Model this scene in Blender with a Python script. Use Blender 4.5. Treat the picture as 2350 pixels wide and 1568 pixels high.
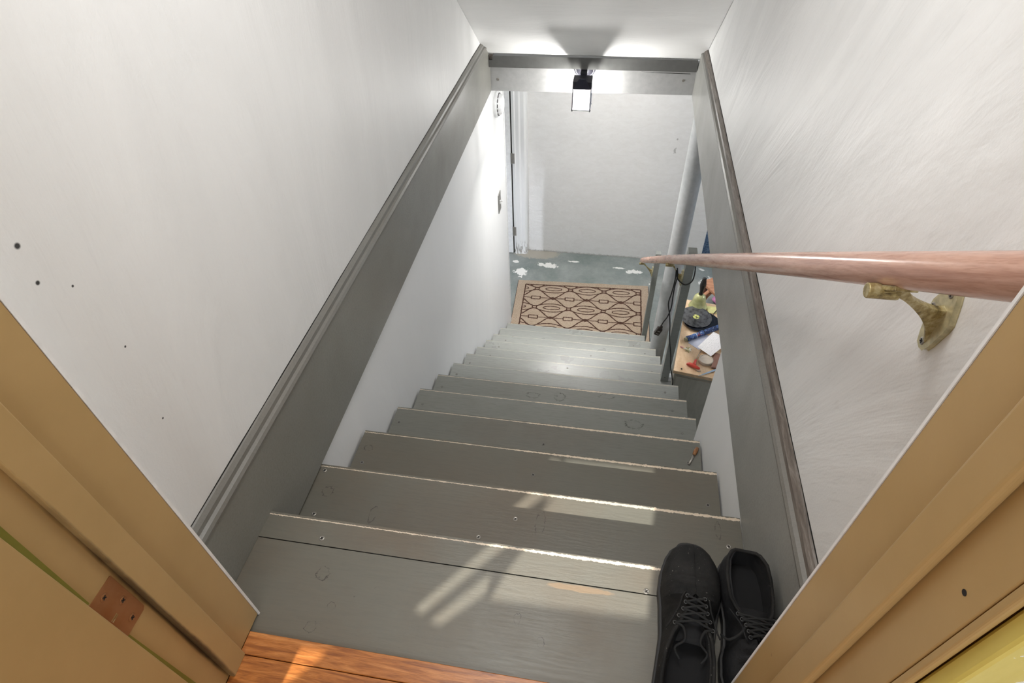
import bpy, bmesh, math, random
from mathutils import Vector, Matrix
random.seed(7)
scene = bpy.context.scene
for o in list(bpy.data.objects): bpy.data.objects.remove(o)

# ---------------------------------------------------------------- camera, world, lights, exposure
# building frame: x right, y down the stairwell, camera at x=0 y=0; the landing lies 1 m below the lens.
ZO = 2.83                                    # basement floor is world z = 0
cam_d = bpy.data.cameras.new('camera'); cam = bpy.data.objects.new('camera', cam_d)
scene.collection.objects.link(cam); scene.camera = cam
RX, RY, RZ = (0.98645, 0.09462, -0.13406), (0.16205, -0.68991, 0.70552), (-0.02573, -0.71770, -0.69588)
M = Matrix(((RX[0], -RX[1], -RX[2]), (RY[0], -RY[1], -RY[2]), (RZ[0], -RZ[1], -RZ[2])))
cam.matrix_world = Matrix.Translation((0, 0, ZO)) @ M.to_4x4()
cam_d.sensor_width = 36; cam_d.lens = 1354.28 / 2350 * 36; cam_d.clip_start = 0.01

world = bpy.data.worlds.new('world'); scene.world = world; world.use_nodes = True
WB = world.node_tree.nodes['Background']
WB.inputs[0].default_value = (0.93, 0.96, 1.0, 1); WB.inputs[1].default_value = 0.8

scene.view_settings.view_transform = 'Standard'; scene.view_settings.look = 'None'
scene.view_settings.exposure = 0.0; scene.view_settings.gamma = 1.0; scene.view_settings.use_curve_mapping = False
try:
    scene.cycles.max_bounces = 14; scene.cycles.diffuse_bounces = 8; scene.cycles.glossy_bounces = 5
    scene.cycles.transparent_max_bounces = 12
except Exception: pass

def area(name, loc, target, sx, sy, power, col=(1, 1, 1)):
    d = bpy.data.lights.new(name, 'AREA'); d.shape = 'RECTANGLE'; d.size = sx; d.size_y = sy
    d.energy = power; d.color = col
    o = bpy.data.objects.new(name, d); scene.collection.objects.link(o)
    o.location = Vector(loc) + Vector((0, 0, ZO))
    o.rotation_euler = (Vector(target) - Vector(loc)).to_track_quat('-Z', 'Y').to_euler()
    return o
area('kitchen_daylight', (-0.1, -1.45, 0.25), (-0.1, 1.2, -0.45), 1.7, 0.9, 23, (0.90, 0.95, 1.0))
area('landing_fill', (-0.12, 0.75, 0.42), (-0.12, 1.0, -1.0), 0.5, 0.3, 7, (1.0, 0.99, 0.97))  # added fill for the upper walls and landing, no known fixture
area('basement_daylight', (2.3, 3.0, -1.2), (0.8, 3.2, -2.8), 0.9, 0.5, 16, (0.84, 0.90, 1.0))
area('left_room_daylight', (-1.57, -0.6, -1.12), (-0.75, 3.0, -2.3), 0.12, 0.06, 75, (0.84, 0.89, 1.0))
area('basement_fill', (-0.05, 3.30, -1.075), (-0.05, 3.32, -2.0), 0.6, 0.3, 10, (1.0, 0.975, 0.94))  # added fill to brighten the far wall, mat and lower treads
sun_d = bpy.data.lights.new('sun', 'SUN'); sun_d.energy = 7.5; sun_d.angle = 0.005; sun_d.color = (1.0, 0.97, 0.9)
sun = bpy.data.objects.new('sun', sun_d); scene.collection.objects.link(sun)
SUN_DIR = Vector((0.10, 1.0, -0.8)).normalized()
sun.rotation_euler = SUN_DIR.to_track_quat('-Z', 'Y').to_euler()

# ---------------------------------------------------------------- materials
class NT:
    def __init__(s, name):
        s.m = bpy.data.materials.new(name); s.m.use_nodes = True
        s.n = s.m.node_tree.nodes; s.l = s.m.node_tree.links
        s.b = s.n['Principled BSDF']; s.tc = s.n.new('ShaderNodeTexCoord')
    def link(s, a, b): s.l.new(a, b)
    def map(s, scale=(1, 1, 1), rot=(0, 0, 0), coord='Object'):
        src = s.tc.outputs[coord]
        if any(rot):
            r = s.n.new('ShaderNodeVectorRotate'); r.rotation_type = 'EULER_XYZ'; r.inputs['Rotation'].default_value = rot
            s.link(src, r.inputs['Vector']); src = r.outputs[0]
        q = s.n.new('ShaderNodeMapping'); q.inputs['Scale'].default_value = scale
        s.link(src, q.inputs[0]); return q.outputs[0]
    def noise(s, vec, scale, detail=4, rough=0.55, dist=0.0):
        q = s.n.new('ShaderNodeTexNoise'); q.inputs['Scale'].default_value = scale; q.inputs['Detail'].default_value = detail
        q.inputs['Roughness'].default_value = rough; q.inputs['Distortion'].default_value = dist
        s.link(vec, q.inputs['Vector']); return q.outputs['Fac']
    def ramp(s, fac, stops):
        q = s.n.new('ShaderNodeValToRGB'); e = q.color_ramp.elements
        while len(e) < len(stops): e.new(0.5)
        for i, (p, c) in enumerate(stops):
            e[i].position = p; e[i].color = (c[0], c[1], c[2], 1) if isinstance(c, (tuple, list)) else (c, c, c, 1)
        s.link(fac, q.inputs[0]); return q.outputs[0]
    def mix(s, fac, a, b, mode='MIX'):
        q = s.n.new('ShaderNodeMixRGB'); q.blend_type = mode
        for i, v in ((0, fac), (1, a), (2, b)):
            if isinstance(v, bpy.types.NodeSocket): s.link(v, q.inputs[i])
            elif isinstance(v, (int, float)): q.inputs[i].default_value = v if i == 0 else (v, v, v, 1)
            else: q.inputs[i].default_value = (*v, 1)
        return q.outputs[0]
    def math(s, op, a, b=0.0, c=None, clamp=False):
        q = s.n.new('ShaderNodeMath'); q.operation = op; q.use_clamp = clamp
        for i, v in enumerate([a, b] + ([c] if c is not None else [])):
            if isinstance(v, bpy.types.NodeSocket): s.link(v, q.inputs[i])
            else: q.inputs[i].default_value = v
        return q.outputs[0]
    def sep(s, vec=None):
        q = s.n.new('ShaderNodeSeparateXYZ'); s.link(vec if vec is not None else s.tc.outputs['Object'], q.inputs[0]); return q.outputs
    def bump(s, h, strength, dist=0.01):
        q = s.n.new('ShaderNodeBump'); q.inputs['Strength'].default_value = strength; q.inputs['Distance'].default_value = dist
        s.link(h, q.inputs['Height']); s.link(q.outputs[0], s.b.inputs['Normal'])
    def blob(s, cx, cy, rx, ry, nz, ax=(0, 1)):
        """soft ellipse with a noisy edge, value 0..1"""
        S = s.sep()
        dx = s.math('DIVIDE', s.math('SUBTRACT', S[ax[0]], cx), rx); dy = s.math('DIVIDE', s.math('SUBTRACT', S[ax[1]], cy), ry)
        d = s.math('SQRT', s.math('ADD', s.math('MULTIPLY', dx, dx), s.math('MULTIPLY', dy, dy)))
        return d if nz is None else s.math('ADD', d, nz)
    def done(s, color=None, rough=None, metal=None, spec=None):
        if color is not None:
            if isinstance(color, bpy.types.NodeSocket): s.link(color, s.b.inputs['Base Color'])
            else: s.b.inputs['Base Color'].default_value = (*color, 1)
        if rough is not None:
            if isinstance(rough, bpy.types.NodeSocket): s.link(rough, s.b.inputs['Roughness'])
            else: s.b.inputs['Roughness'].default_value = rough
        if metal is not None: s.b.inputs['Metallic'].default_value = metal
        if spec is not None: s.b.inputs['Specular IOR Level'].default_value = spec
        return s.m

def plain(name, col, rough=0.5, metal=0.0, var=0.08, scale=40, bump=0.05):
    t = NT(name); v = t.map()
    n = t.noise(v, scale, 4)
    c = t.ramp(n, [(0.3, tuple(x * (1 - var) for x in col)), (0.7, tuple(min(1, x * (1 + var)) for x in col))])
    if bump: t.bump(n, bump, 0.004)
    return t.done(c, rough, metal)

def plaster(name, rot, base=(0.80, 0.80, 0.795), strong=0.5, holes=(), ax=(1, 2), smudge=0.5, rough=0.5):
    t = NT(name)
    v = t.map((1, 1, 1), rot)
    warp = t.map((1.0, 1.0, 0.22), rot)
    big = t.noise(warp, 4.5, 5, 0.6, 1.4)
    sw = t.map((5.0, 5.0, 0.55), rot)
    st = t.noise(sw, 16, 6, 0.65, 2.2)
    fine = t.noise(v, 260, 2, 0.5)
    mask = t.ramp(t.noise(v, 1.7, 3, 0.5), [(0.42, 0.05), (0.62, 1.0)])
    h = t.math('ADD', t.math('MULTIPLY', big, 1.3), t.math('ADD', t.math('MULTIPLY', t.math('MULTIPLY', st, mask), 0.10), t.math('MULTIPLY', fine, 0.05)))
    t.bump(h, strong, 0.014)
    c = t.ramp(big, [(0.30, tuple(x * (1 - 0.10 * smudge) for x in base)), (0.62, base), (0.8, tuple(min(1, x * 1.03) for x in base))])
    c = t.mix(t.math('MULTIPLY', t.ramp(st, [(0.56, 0.0), (0.74, 1.0)]), 0.16 * smudge), c, (0.45, 0.45, 0.44))
    for (a, b, r) in holes:
        d = t.blob(a, b, r, r, None, ax)
        c = t.mix(t.ramp(d, [(0.55, 1.0), (1.0, 0.0)]), c, (0.05, 0.05, 0.05))
    return t.done(c, rough, spec=0.3)

def greypaint(name, base=(0.215, 0.215, 0.185), dirt=0.5, nosing=0.0, knots=(), rough=0.36, seed=0.0, patch=()):
    """worn grey deck paint; object origin lies on the nosing, so y=0 z=0 is the worn edge"""
    t = NT(name)
    v = t.map((1, 1, 1)); v.node.inputs['Location'].default_value = (seed, seed * 0.7, 0)
    g = t.map((2.2, 22, 22)); g.node.inputs['Location'].default_value = (seed, seed, 0)
    grain = t.noise(g, 9, 6, 0.65, 0.4)
    big = t.noise(v, 3.4, 5, 0.6, 0.3)
    sp = t.noise(v, 75, 3, 0.6)
    c = t.mix(t.math('MULTIPLY', t.ramp(big, [(0.42, 0.0), (0.66, 1.0)]), dirt), base, (0.15, 0.115, 0.08))
    c = t.mix(t.ramp(t.noise(v, 26, 6, 0.7), [(0.70, 0.0), (0.76, 0.6)]), c, (0.10, 0.075, 0.05))
    c = t.mix(t.math('MULTIPLY', t.ramp(grain, [(0.3, 1.0), (0.55, 0.0)]), 0.22), c, (0.09, 0.09, 0.08))
    c = t.mix(t.math('MULTIPLY', t.ramp(sp, [(0.72, 0.0), (0.76, 1.0)]), 0.5), c, (0.06, 0.05, 0.04))
    for (a, b, rx, ry, k) in patch:
        nz = t.math('MULTIPLY', t.math('SUBTRACT', t.noise(v, 40, 4), 0.5), 0.9)
        c = t.mix(t.math('MULTIPLY', t.ramp(t.blob(a, b, rx, ry, nz), [(0.8, 1.0), (1.1, 0.0)]), k), c, (0.34, 0.22, 0.12))
    for (a, b, rx, ry) in knots:
        nz = t.math('MULTIPLY', t.math('SUBTRACT', t.noise(v, 150, 5, 0.7), 0.5), 1.5)
        d = t.blob(a, b, rx, ry, nz)
        ring = t.ramp(d, [(0.80, 0.0), (0.90, 1.0), (0.94, 1.0), (1.06, 0.0)])
        c = t.mix(t.math('MULTIPLY', ring, t.ramp(t.noise(v, 55, 3), [(0.40, 0.0), (0.55, 0.95)])), c, (0.035, 0.03, 0.025))
    if nosing:
        S = t.sep(); nz = t.noise(t.map((14, 3, 3)), 5, 6, 0.7)
        wob = t.noise(t.map((30, 1, 1)), 6, 4, 0.7)
        d = t.math('ABSOLUTE', t.math('ADD', S[1], t.math('MULTIPLY_ADD', wob, 0.006, -0.002)))
        dz = t.math('ABSOLUTE', S[2])
        lft = t.ramp(t.math('ADD', S[0], t.math('MULTIPLY', t.noise(t.map((4, 1, 1)), 2, 2), 0.5)), [(0.0, 0.35), (0.25, 1.0)])
        lim = t.math('MULTIPLY', t.math('MULTIPLY_ADD', nz, 0.0105, -0.0025), lft)
        m = t.math('MULTIPLY', t.math('LESS_THAN', t.math('ADD', d, dz), lim), nosing)
        pale = t.mix(wob, (0.62, 0.47, 0.33), (0.80, 0.72, 0.60))
        c = t.mix(m, c, pale)
    h = t.math('ADD', grain, t.math('MULTIPLY', sp, 0.25))
    t.bump(h, 0.16, 0.004)
    r = t.ramp(big, [(0.3, rough - 0.06), (0.7, rough + 0.12)])
    return t.done(c, r, spec=0.5)

W_LEFT = plaster('plaster_left', (0.15, 0, 0), strong=0.3, holes=[(0.409, 2.495, 0.0042), (0.403, 2.452, 0.0032), (0.434, 2.423, 0.002), (0.446, 2.315, 0.002), (0.432, 2.187, 0.002)])
W_RIGHT = plaster('plaster_right', (-0.55, 0, 0), strong=0.45, smudge=1.3)
W_CEIL = plaster('plaster_ceiling', (0, 1.5, 0), base=(0.90, 0.90, 0.895), strong=0.3, rough=0.75)
W_LOW = plaster('smooth_low_wall', (0, 0, 0), strong=0.12, smudge=0.25)
def far_wall():
    t = NT('far_wall_paint'); v = t.map()
    n = t.noise(t.map((1, 1, 2.2)), 14, 6, 0.65, 0.8); f = t.noise(v, 70, 4)
    S = t.sep()
    lowm = t.ramp(S[2], [(0.0, 1.0), (0.9, 0.15)])
    t.bump(t.math('MULTIPLY', t.math('ADD', n, t.math('MULTIPLY', f, 0.35)), lowm), 0.5, 0.02)
    c = t.ramp(n, [(0.3, (0.70, 0.69, 0.67)), (0.7, (0.76, 0.755, 0.74))])
    c = t.mix(t.ramp(t.math('ADD', S[2], t.math('MULTIPLY', f, 0.03)), [(0.014, 1.0), (0.03, 0.0)]), c, (0.35, 0.34, 0.31))
    for (a, b, rx, ry) in ((0.438, 0.917, 0.012, 0.022), (0.441, 1.0, 0.006, 0.008)):
        nz = t.math('MULTIPLY', t.math('SUBTRACT', f, 0.5), 2.5)
        c = t.mix(t.math('MULTIPLY', t.ramp(t.blob(a, b, rx, ry, nz, (0, 2)), [(0.5, 1.0), (1.0, 0.0)]), 0.7), c, (0.3, 0.29, 0.27))
    return t.done(c, 0.55, spec=0.3)
FARWALL = far_wall()
def blue_wall():
    t = NT('blue_block_wall'); v = t.map(); n = t.noise(v, 60, 5, 0.7); S = t.sep()
    t.bump(n, 0.8, 0.01)
    low = t.ramp(n, [(0.35, (0.03, 0.07, 0.15)), (0.65, (0.22, 0.32, 0.46))]); up = t.ramp(n, [(0.3, (0.25, 0.38, 0.55)), (0.7, (0.45, 0.55, 0.68))])
    return t.done(t.mix(t.ramp(S[2], [(0.27, 0.0), (0.30, 1.0)]), low, up), 0.8)
def floor_mat():
    t = NT('painted_concrete'); v = t.map()
    n = t.noise(v, 5, 6, 0.65); f = t.noise(v, 45, 5, 0.7)
    c = t.ramp(n, [(0.32, (0.17, 0.20, 0.19)), (0.5, (0.225, 0.25, 0.24)), (0.7, (0.31, 0.33, 0.32))])
    c = t.mix(t.math('MULTIPLY', t.ramp(f, [(0.55, 0.0), (0.72, 1.0)]), 0.35), c, (0.42, 0.40, 0.34))
    # bare concrete by the door
    nz = t.math('MULTIPLY', t.math('SUBTRACT', f, 0.5), 1.1)
    c = t.mix(t.math('MULTIPLY', t.ramp(t.blob(-0.52, 3.92, 0.2, 0.085, nz), [(0.85, 1.0), (1.05, 0.0)]), 0.8), c, (0.40, 0.36, 0.30))
    c = t.mix(t.math('MULTIPLY', t.ramp(t.blob(0.75, 3.62, 0.45, 0.16, nz), [(0.5, 1.0), (1.2, 0.0)]), 0.5), c, (0.42, 0.42, 0.38))
    n2 = t.math('MULTIPLY', t.math('SUBTRACT', t.noise(v, 22, 5, 0.7, 0.4), 0.5), 4.0)
    for (a, b, rx, ry) in ((-0.40, 3.765, 0.075, 0.032), (-0.60, 3.65, 0.045, 0.05), (0.27, 3.765, 0.075, 0.02), (0.14, 3.80, 0.05, 0.012), (0.825, 3.71, 0.06, 0.05), (0.79, 3.86, 0.02, 0.02), (0.41, 3.62, 0.02, 0.03), (-0.66, 3.78, 0.02, 0.02), (0.62, 3.30, 0.03, 0.012), (-0.2, 3.84, 0.05, 0.01)):
        c = t.mix(t.ramp(t.blob(a, b, rx, ry, n2), [(0.93, 1.0), (1.0, 0.0)]), c, (0.80, 0.79, 0.76))
    t.bump(f, 0.2, 0.004)
    return t.done(c, 0.5)
def wood(name, dark, mid, light, rough=0.35, scale=(3, 30, 30), rot=(0, 0, 0), s=4, spec=0.5, bump=0.08):
    t = NT(name); g = t.map(scale, rot); n = t.noise(g, s, 6, 0.62, 0.7); n2 = t.noise(t.map((scale[0] * 2, scale[1] * 4, scale[2] * 4), rot), s * 2, 3)
    c = t.ramp(n, [(0.3, dark), (0.5, mid), (0.72, light)])
    c = t.mix(t.math('MULTIPLY', t.ramp(n2, [(0.35, 1.0), (0.5, 0.0)]), 0.35), c, dark)
    t.bump(n2, bump, 0.003)
    return t.done(c, rough, spec=spec)
def ochre_mat(name, base, light, grime=()):
    t = NT(name); v = t.map(); n = t.noise(v, 7, 5, 0.6); f = t.noise(v, 200, 2)
    c = t.ramp(n, [(0.3, base), (0.7, light)])
    sp = t.noise(v, 30, 3, 0.6)
    c = t.mix(t.math('MULTIPLY', t.ramp(sp, [(0.73, 0.0), (0.77, 1.0)]), 0.45), c, (0.10, 0.06, 0.03))
    for (a, b, rx, ry, k, ax) in grime:
        nz = t.math('MULTIPLY', t.math('SUBTRACT', t.noise(v, 25, 4), 0.5), 0.8)
        c = t.mix(t.math('MULTIPLY', t.ramp(t.blob(a, b, rx, ry, nz, ax), [(0.3, 1.0), (1.1, 0.0)]), k), c, (0.06, 0.04, 0.02))
    t.bump(t.math('ADD', t.math('MULTIPLY', n, 0.4), t.math('MULTIPLY', f, 0.1)), 0.12, 0.004)
    return t.done(c, 0.34, spec=0.5)
OCHRE = ochre_mat('ochre_gloss_paint', (0.415, 0.275, 0.115), (0.465, 0.31, 0.135))
OCHRE_DIRT = ochre_mat('ochre_paint_grimy_edge', (0.415, 0.275, 0.115), (0.465, 0.31, 0.135), [(0.2165, 2.06, 0.004, 0.35, 0.9, (1, 2)), (0.2165, 1.95, 0.006, 0.12, 0.9, (1, 2))])
GREENISH = plain('old_green_paint', (0.20, 0.19, 0.03), 0.5)
def yellow_mat():
    t = NT('yellow_casing_paint'); v = t.map(); n = t.noise(t.map((6, 6, 1.2)), 5, 5, 0.6)
    c = t.ramp(n, [(0.3, (0.62, 0.50, 0.10)), (0.7, (0.75, 0.63, 0.19))])
    f = t.noise(v, 60, 5, 0.7)
    nz = t.math('MULTIPLY', t.math('SUBTRACT', f, 0.5), 5.0)
    c = t.mix(t.ramp(t.blob(0.292, 2.42, 0.022, 0.16, nz, (0, 2)), [(0.55, 1.0), (0.65, 0.0)]), c, (0.88, 0.88, 0.80))
    c = t.mix(t.math('MULTIPLY', t.ramp(f, [(0.70, 0.0), (0.74, 1.0)]), 0.5), c, (0.25, 0.18, 0.04))
    return t.done(c, 0.35)
YELLOW = yellow_mat()
PLASTER_EDGE = plain('plaster_edge', (0.78, 0.78, 0.78), 0.6)
GREY = greypaint('grey_board_paint', base=(0.225, 0.222, 0.200), dirt=0.12, rough=0.33)
GREYR = greypaint('grey_board_paint_lighter', base=(0.30, 0.30, 0.28), dirt=0.12, rough=0.33)
GREYCAP = greypaint('grey_cap_paint', base=(0.20, 0.195, 0.18), dirt=0.2, rough=0.4)
CAPBROWN = wood('worn_brown_cap', (0.07, 0.055, 0.045), (0.15, 0.125, 0.105), (0.27, 0.245, 0.22), 0.4, (30, 3, 30))
GREYSTRIP = plain('header_strip_paint', (0.11, 0.11, 0.106), 0.5)
HEADW = plain('header_board_paint', (0.37, 0.37, 0.365), 0.45, bump=0.1)
DARK = plain('dark_gap', (0.012, 0.011, 0.01), 0.9)
ORANGEWOOD = wood('orange_oak', (0.20, 0.055, 0.012), (0.47, 0.165, 0.038), (0.68, 0.29, 0.09), 0.3)
RAILWOOD = wood('maple_rail', (0.33, 0.16, 0.11), (0.52, 0.30, 0.225), (0.62, 0.39, 0.30), 0.22, (24, 1.6, 24), (math.radians(35.8), 0, 0), 4, bump=0.03)
WHITEPAINT = plain('white_trim_paint', (0.80, 0.80, 0.80), 0.4)
BRASS = NT('worn_painted_brass')
_n = BRASS.noise(BRASS.map(), 90, 4, 0.65); _f = BRASS.noise(BRASS.map(), 300, 3)
BRASS.bump(_f, 0.15, 0.0006)
BRASSM = BRASS.done(BRASS.ramp(_n, [(0.3, (0.10, 0.07, 0.03)), (0.48, (0.36, 0.28, 0.12)), (0.7, (0.62, 0.56, 0.36))]), 0.38, 0.45)
STEEL = plain('dull_steel', (0.35, 0.33, 0.30), 0.4, 0.8)
COPPER = NT('coppery_hinge_plate'); _n = COPPER.noise(COPPER.map((1, 1, 1)), 25, 4)
COPPERM = COPPER.done(COPPER.ramp(_n, [(0.3, (0.30, 0.125, 0.045)), (0.7, (0.36, 0.18, 0.08))]), 0.38, 0.35)
BLACKMETAL = plain('dark_lamp_metal', (0.022, 0.022, 0.030), 0.4, 0.3)
POLE = plain('grey_column_paint', (0.44, 0.45, 0.455), 0.4)
BLACK = plain('black_rubber', (0.014, 0.013, 0.012), 0.5)
SOCKET = plain('brown_black_plastic', (0.03, 0.02, 0.015), 0.45)

# ---------------------------------------------------------------- mesh helpers
ORG = {}
def build(name, bm, mats, parent=None, origin=None, smooth=False, bevel=0.0, seg=2, auto=None):
    if bevel:
        bmesh.ops.remove_doubles(bm, verts=bm.verts, dist=1e-6)
        es = [e for e in bm.edges if len(e.link_faces) == 2 and e.calc_face_angle(0) > 0.5]
        bmesh.ops.bevel(bm, geom=es, offset=bevel, segments=seg, affect='EDGES', profile=0.5)
    bmesh.ops.recalc_face_normals(bm, faces=bm.faces)
    vs = [v.co for v in bm.verts]
    if origin is None:
        origin = (sum(c.x for c in vs) / len(vs), sum(c.y for c in vs) / len(vs), min(c.z for c in vs))
    og = Vector(origin); 
    for v in bm.verts: v.co -= og
    me = bpy.data.meshes.new(name); bm.to_mesh(me); bm.free()
    if not isinstance(mats, (list, tuple)): mats = [mats]
    for m in mats: me.materials.append(m)
    if smooth:
        for p in me.polygons: p.use_smooth = True
        if auto: 
            try: me.set_sharp_from_angle(angle=math.radians(auto))
            except Exception: pass
    o = bpy.data.objects.new(name, me); scene.collection.objects.link(o)
    wo = og + Vector((0, 0, ZO))
    if parent is not None: o.parent = parent; o.location = wo - ORG[parent.name]
    else: o.location = wo
    ORG[o.name] = wo
    return o
def thing(name, label, cat, loc, group=None):
    o = bpy.data.objects.new(name, None); scene.collection.objects.link(o); o.empty_display_size = 0.05
    o.location = Vector(loc) + Vector((0, 0, ZO)); ORG[o.name] = o.location.copy()
    o['label'] = label; o['category'] = cat
    if group: o['group'] = group
    return o
def tag(o, label, cat, group=None):
    o['label'] = label; o['category'] = cat
    if group: o['group'] = group
    return o
def struct(name, bm, mats, label, cat='wall', **k):
    o = build(name, bm, mats, **k); o['kind'] = 'structure'; o['label'] = label; o['category'] = cat; return o
def B(): return bmesh.new()
def box(bm, x0, x1, y0, y1, z0, z1, mi=0, mat=None):
    vs = [bm.verts.new(p) for p in ((x0, y0, z0), (x1, y0, z0), (x1, y1, z0), (x0, y1, z0), (x0, y0, z1), (x1, y0, z1), (x1, y1, z1), (x0, y1, z1))]
    if mat is not None:
        for v in vs: v.co = mat @ v.co
    for f in ((0, 3, 2, 1), (4, 5, 6, 7), (0, 1, 5, 4), (1, 2, 6, 5), (2, 3, 7, 6), (3, 0, 4, 7)):
        bm.faces.new([vs[i] for i in f]).material_index = mi
    return vs
def prism(bm, pts, a, b, axis='x', mi=0):
    """pts: 2D outline; axis x -> (y,z), axis y -> (x,z), axis z -> (x,y)"""
    def P(p, t): return (t, p[0], p[1]) if axis == 'x' else ((p[0], t, p[1]) if axis == 'y' else (p[0], p[1], t))
    A = [bm.verts.new(P(p, a)) for p in pts]; Bv = [bm.verts.new(P(p, b)) for p in pts]
    n = len(pts); fs = [bm.faces.new(A), bm.faces.new(Bv[::-1])]
    for i in range(n): fs.append(bm.faces.new((A[i], A[(i + 1) % n], Bv[(i + 1) % n], Bv[i])))
    for f in fs: f.material_index = mi
def tube(bm, pts, r, seg=10, caps=True, mi=0, flat=1.0):
    pts = [Vector(p) for p in pts]; rings = []; prev = None
    for i, p in enumerate(pts):
        d = (pts[min(i + 1, len(pts) - 1)] - pts[max(i - 1, 0)]).normalized()
        if prev is None:
            up = Vector((0, 0, 1)) if abs(d.z) < 0.9 else Vector((1, 0, 0)); a = d.cross(up).normalized()
        else: a = (prev - d * prev.dot(d)).normalized()
        prev = a; b = d.cross(a); rr = r[i] if isinstance(r, (list, tuple)) else r
        rings.append([bm.verts.new(p + a * math.cos(2 * math.pi * k / seg) * rr + b * math.sin(2 * math.pi * k / seg) * rr * flat) for k in range(seg)])
    for i in range(len(rings) - 1):
        for k in range(seg):
            bm.faces.new((rings[i][k], rings[i][(k + 1) % seg], rings[i + 1][(k + 1) % seg], rings[i + 1][k])).material_index = mi
    if caps:
        bm.faces.new(rings[0][::-1]).material_index = mi; bm.faces.new(rings[-1]).material_index = mi
def spline(pts, n=8):
    pts = [Vector(p) for p in pts]; out = []
    for i in range(len(pts) - 1):
        p0, p1, p2, p3 = pts[max(i - 1, 0)], pts[i], pts[i + 1], pts[min(i + 2, len(pts) - 1)]
        for k in range(n):
            t = k / n
            out.append(0.5 * ((2 * p1) + (p2 - p0) * t + (2 * p0 - 5 * p1 + 4 * p2 - p3) * t * t + (3 * p1 - p0 - 3 * p2 + p3) * t ** 3))
    out.append(pts[-1]); return out
def lathe(bm, prof, loc, seg=32, mi=0, rot=None):
    rings = []
    for r, z in prof:
        ring = []
        for k in range(seg):
            v = Vector((r * math.cos(2 * math.pi * k / seg), r * math.sin(2 * math.pi * k / seg), z))
            if rot is not None: v = rot @ v
            ring.append(bm.verts.new(v + Vector(loc)))
        rings.append(ring)
    for i in range(len(rings) - 1):
        for k in range(seg):
            bm.faces.new((rings[i][k], rings[i][(k + 1) % seg], rings[i + 1][(k + 1) % seg], rings[i + 1][k])).material_index = mi
    bm.faces.new(rings[0][::-1]).material_index = mi; bm.faces.new(rings[-1]).material_index = mi
def disc_screw(name, p, nrm, r, parent, m=STEEL, slot=True):
    bm = B(); rot = Vector(nrm).to_track_quat('Z', 'Y').to_matrix()
    lathe(bm, [(r, -0.002), (r, 0.0006), (r * 0.75, 0.0011), (r * 0.4, 0.0008)], p, 14, rot=rot)
    if slot:
        for a in (0.6, 0.6 + math.pi / 2):
            Mx = Matrix.Translation(Vector(p)) @ rot.to_4x4() @ Matrix.Rotation(a, 4, 'Z')
            box(bm, -r * 0.6, r * 0.6, -r * 0.12, r * 0.12, 0.0006, 0.00135, 1, Mx)
    return build(name, bm, [m, DARK], parent, smooth=False)

# ---------------------------------------------------------------- room shell
XL, XR = -0.586, 0.350                      # upper walls
def ceil_z(y): return -0.823 + 0.745 * (2.6 - y)
YT = 2.6 - (0.95 + 0.823) / 0.745            # where the slope meets the flat top
prof = [(0.318, -0.84), (2.64, -0.84), (2.70, -0.905), (2.6, -0.823), (YT, 0.95), (0.318, 0.95)] if YT > 0.318 else None
up = [(0.311, -0.84), (2.66, -0.84), (2.70, -0.90), (0.311, ceil_z(0.311))]
bm = B(); prism(bm, up, XL - 0.10, XL, 'x'); struct('wall_left', bm, W_LEFT, 'white swirled plaster wall above the grey board on the left', origin=(0, 0, -2.83))
bm = B(); prism(bm, up, XR, XR + 0.10, 'x'); struct('wall_right', bm, W_RIGHT, 'white brushed plaster wall behind the handrail on the right', origin=(0, 0, -2.83))
bm = B(); prism(bm, [(0.311, ceil_z(0.311)), (2.70, -0.8975), (2.70, -0.80), (0.311, ceil_z(0.311) + 0.13)], XL - 0.1, XR + 0.1, 'x')
struct('ceiling', bm, W_CEIL, 'sloping white plaster ceiling over the stairs', 'ceiling', origin=(0, 0, -2.83))
# lower walls
bm = B(); box(bm, -0.68, -0.585, 0.311, 3.06, -2.83, -0.845); struct('wall_left_lower', bm, W_LOW, 'smooth white wall below the grey board on the left', origin=(0, 0, -2.83))
bm = B(); box(bm, -0.684, -0.581, 3.06, 3.072, -2.83, -1.06); struct('trim_4', bm, WHITEPAINT, 'narrow white corner strip at the end of the left wall', 'trim')
bm = B(); box(bm, 0.340, 0.43, 0.311, 1.175, -2.83, -0.845); struct('wall_right_lower', bm, W_LOW, 'smooth white wall ending beside the fourth stair tread on the right', origin=(0, 0, -2.83))
# far wall with a door opening at its left end
bm = B(); box(bm, -0.70, 0.775, 3.95, 4.07, -2.83, -0.55); box(bm, -2.6, -1.46, 3.95, 4.07, -2.83, -0.55); box(bm, -1.46, -0.70, 3.95, 4.07, -0.80, -0.55)
struct('wall_far', bm, FARWALL, 'rough off-white basement wall behind the mat', origin=(0, 0, -2.83))
bm = B(); box(bm, 0.775, 2.9, 4.085, 4.2, -2.83, -1.05); struct('wall_recess', bm, blue_wall(), 'blue block wall showing past the far wall on the right', origin=(0, 0, -2.83))
bm = B(); box(bm, -2.6, 2.9, -1.2, 4.3, -2.93, -2.83); struct('floor', bm, floor_mat(), 'worn grey-green painted concrete basement floor', 'floor', origin=(0, 0, -2.83))
bm = B(); box(bm, 0.43, 2.9, -1.2, 4.2, -1.06, -0.99); box(bm, 0.352, 0.43, 1.175, 4.2, -1.06, -0.99); box(bm, -2.6, -0.684, -1.2, 4.2, -1.06, -0.99); box(bm, -0.684, 0.352, 2.775, 4.2, -1.06, -0.99)
struct('ceiling_basement', bm, W_LOW, 'white basement ceiling beyond the stairwell header', 'ceiling', origin=(0, 0, -2.83))
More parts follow.
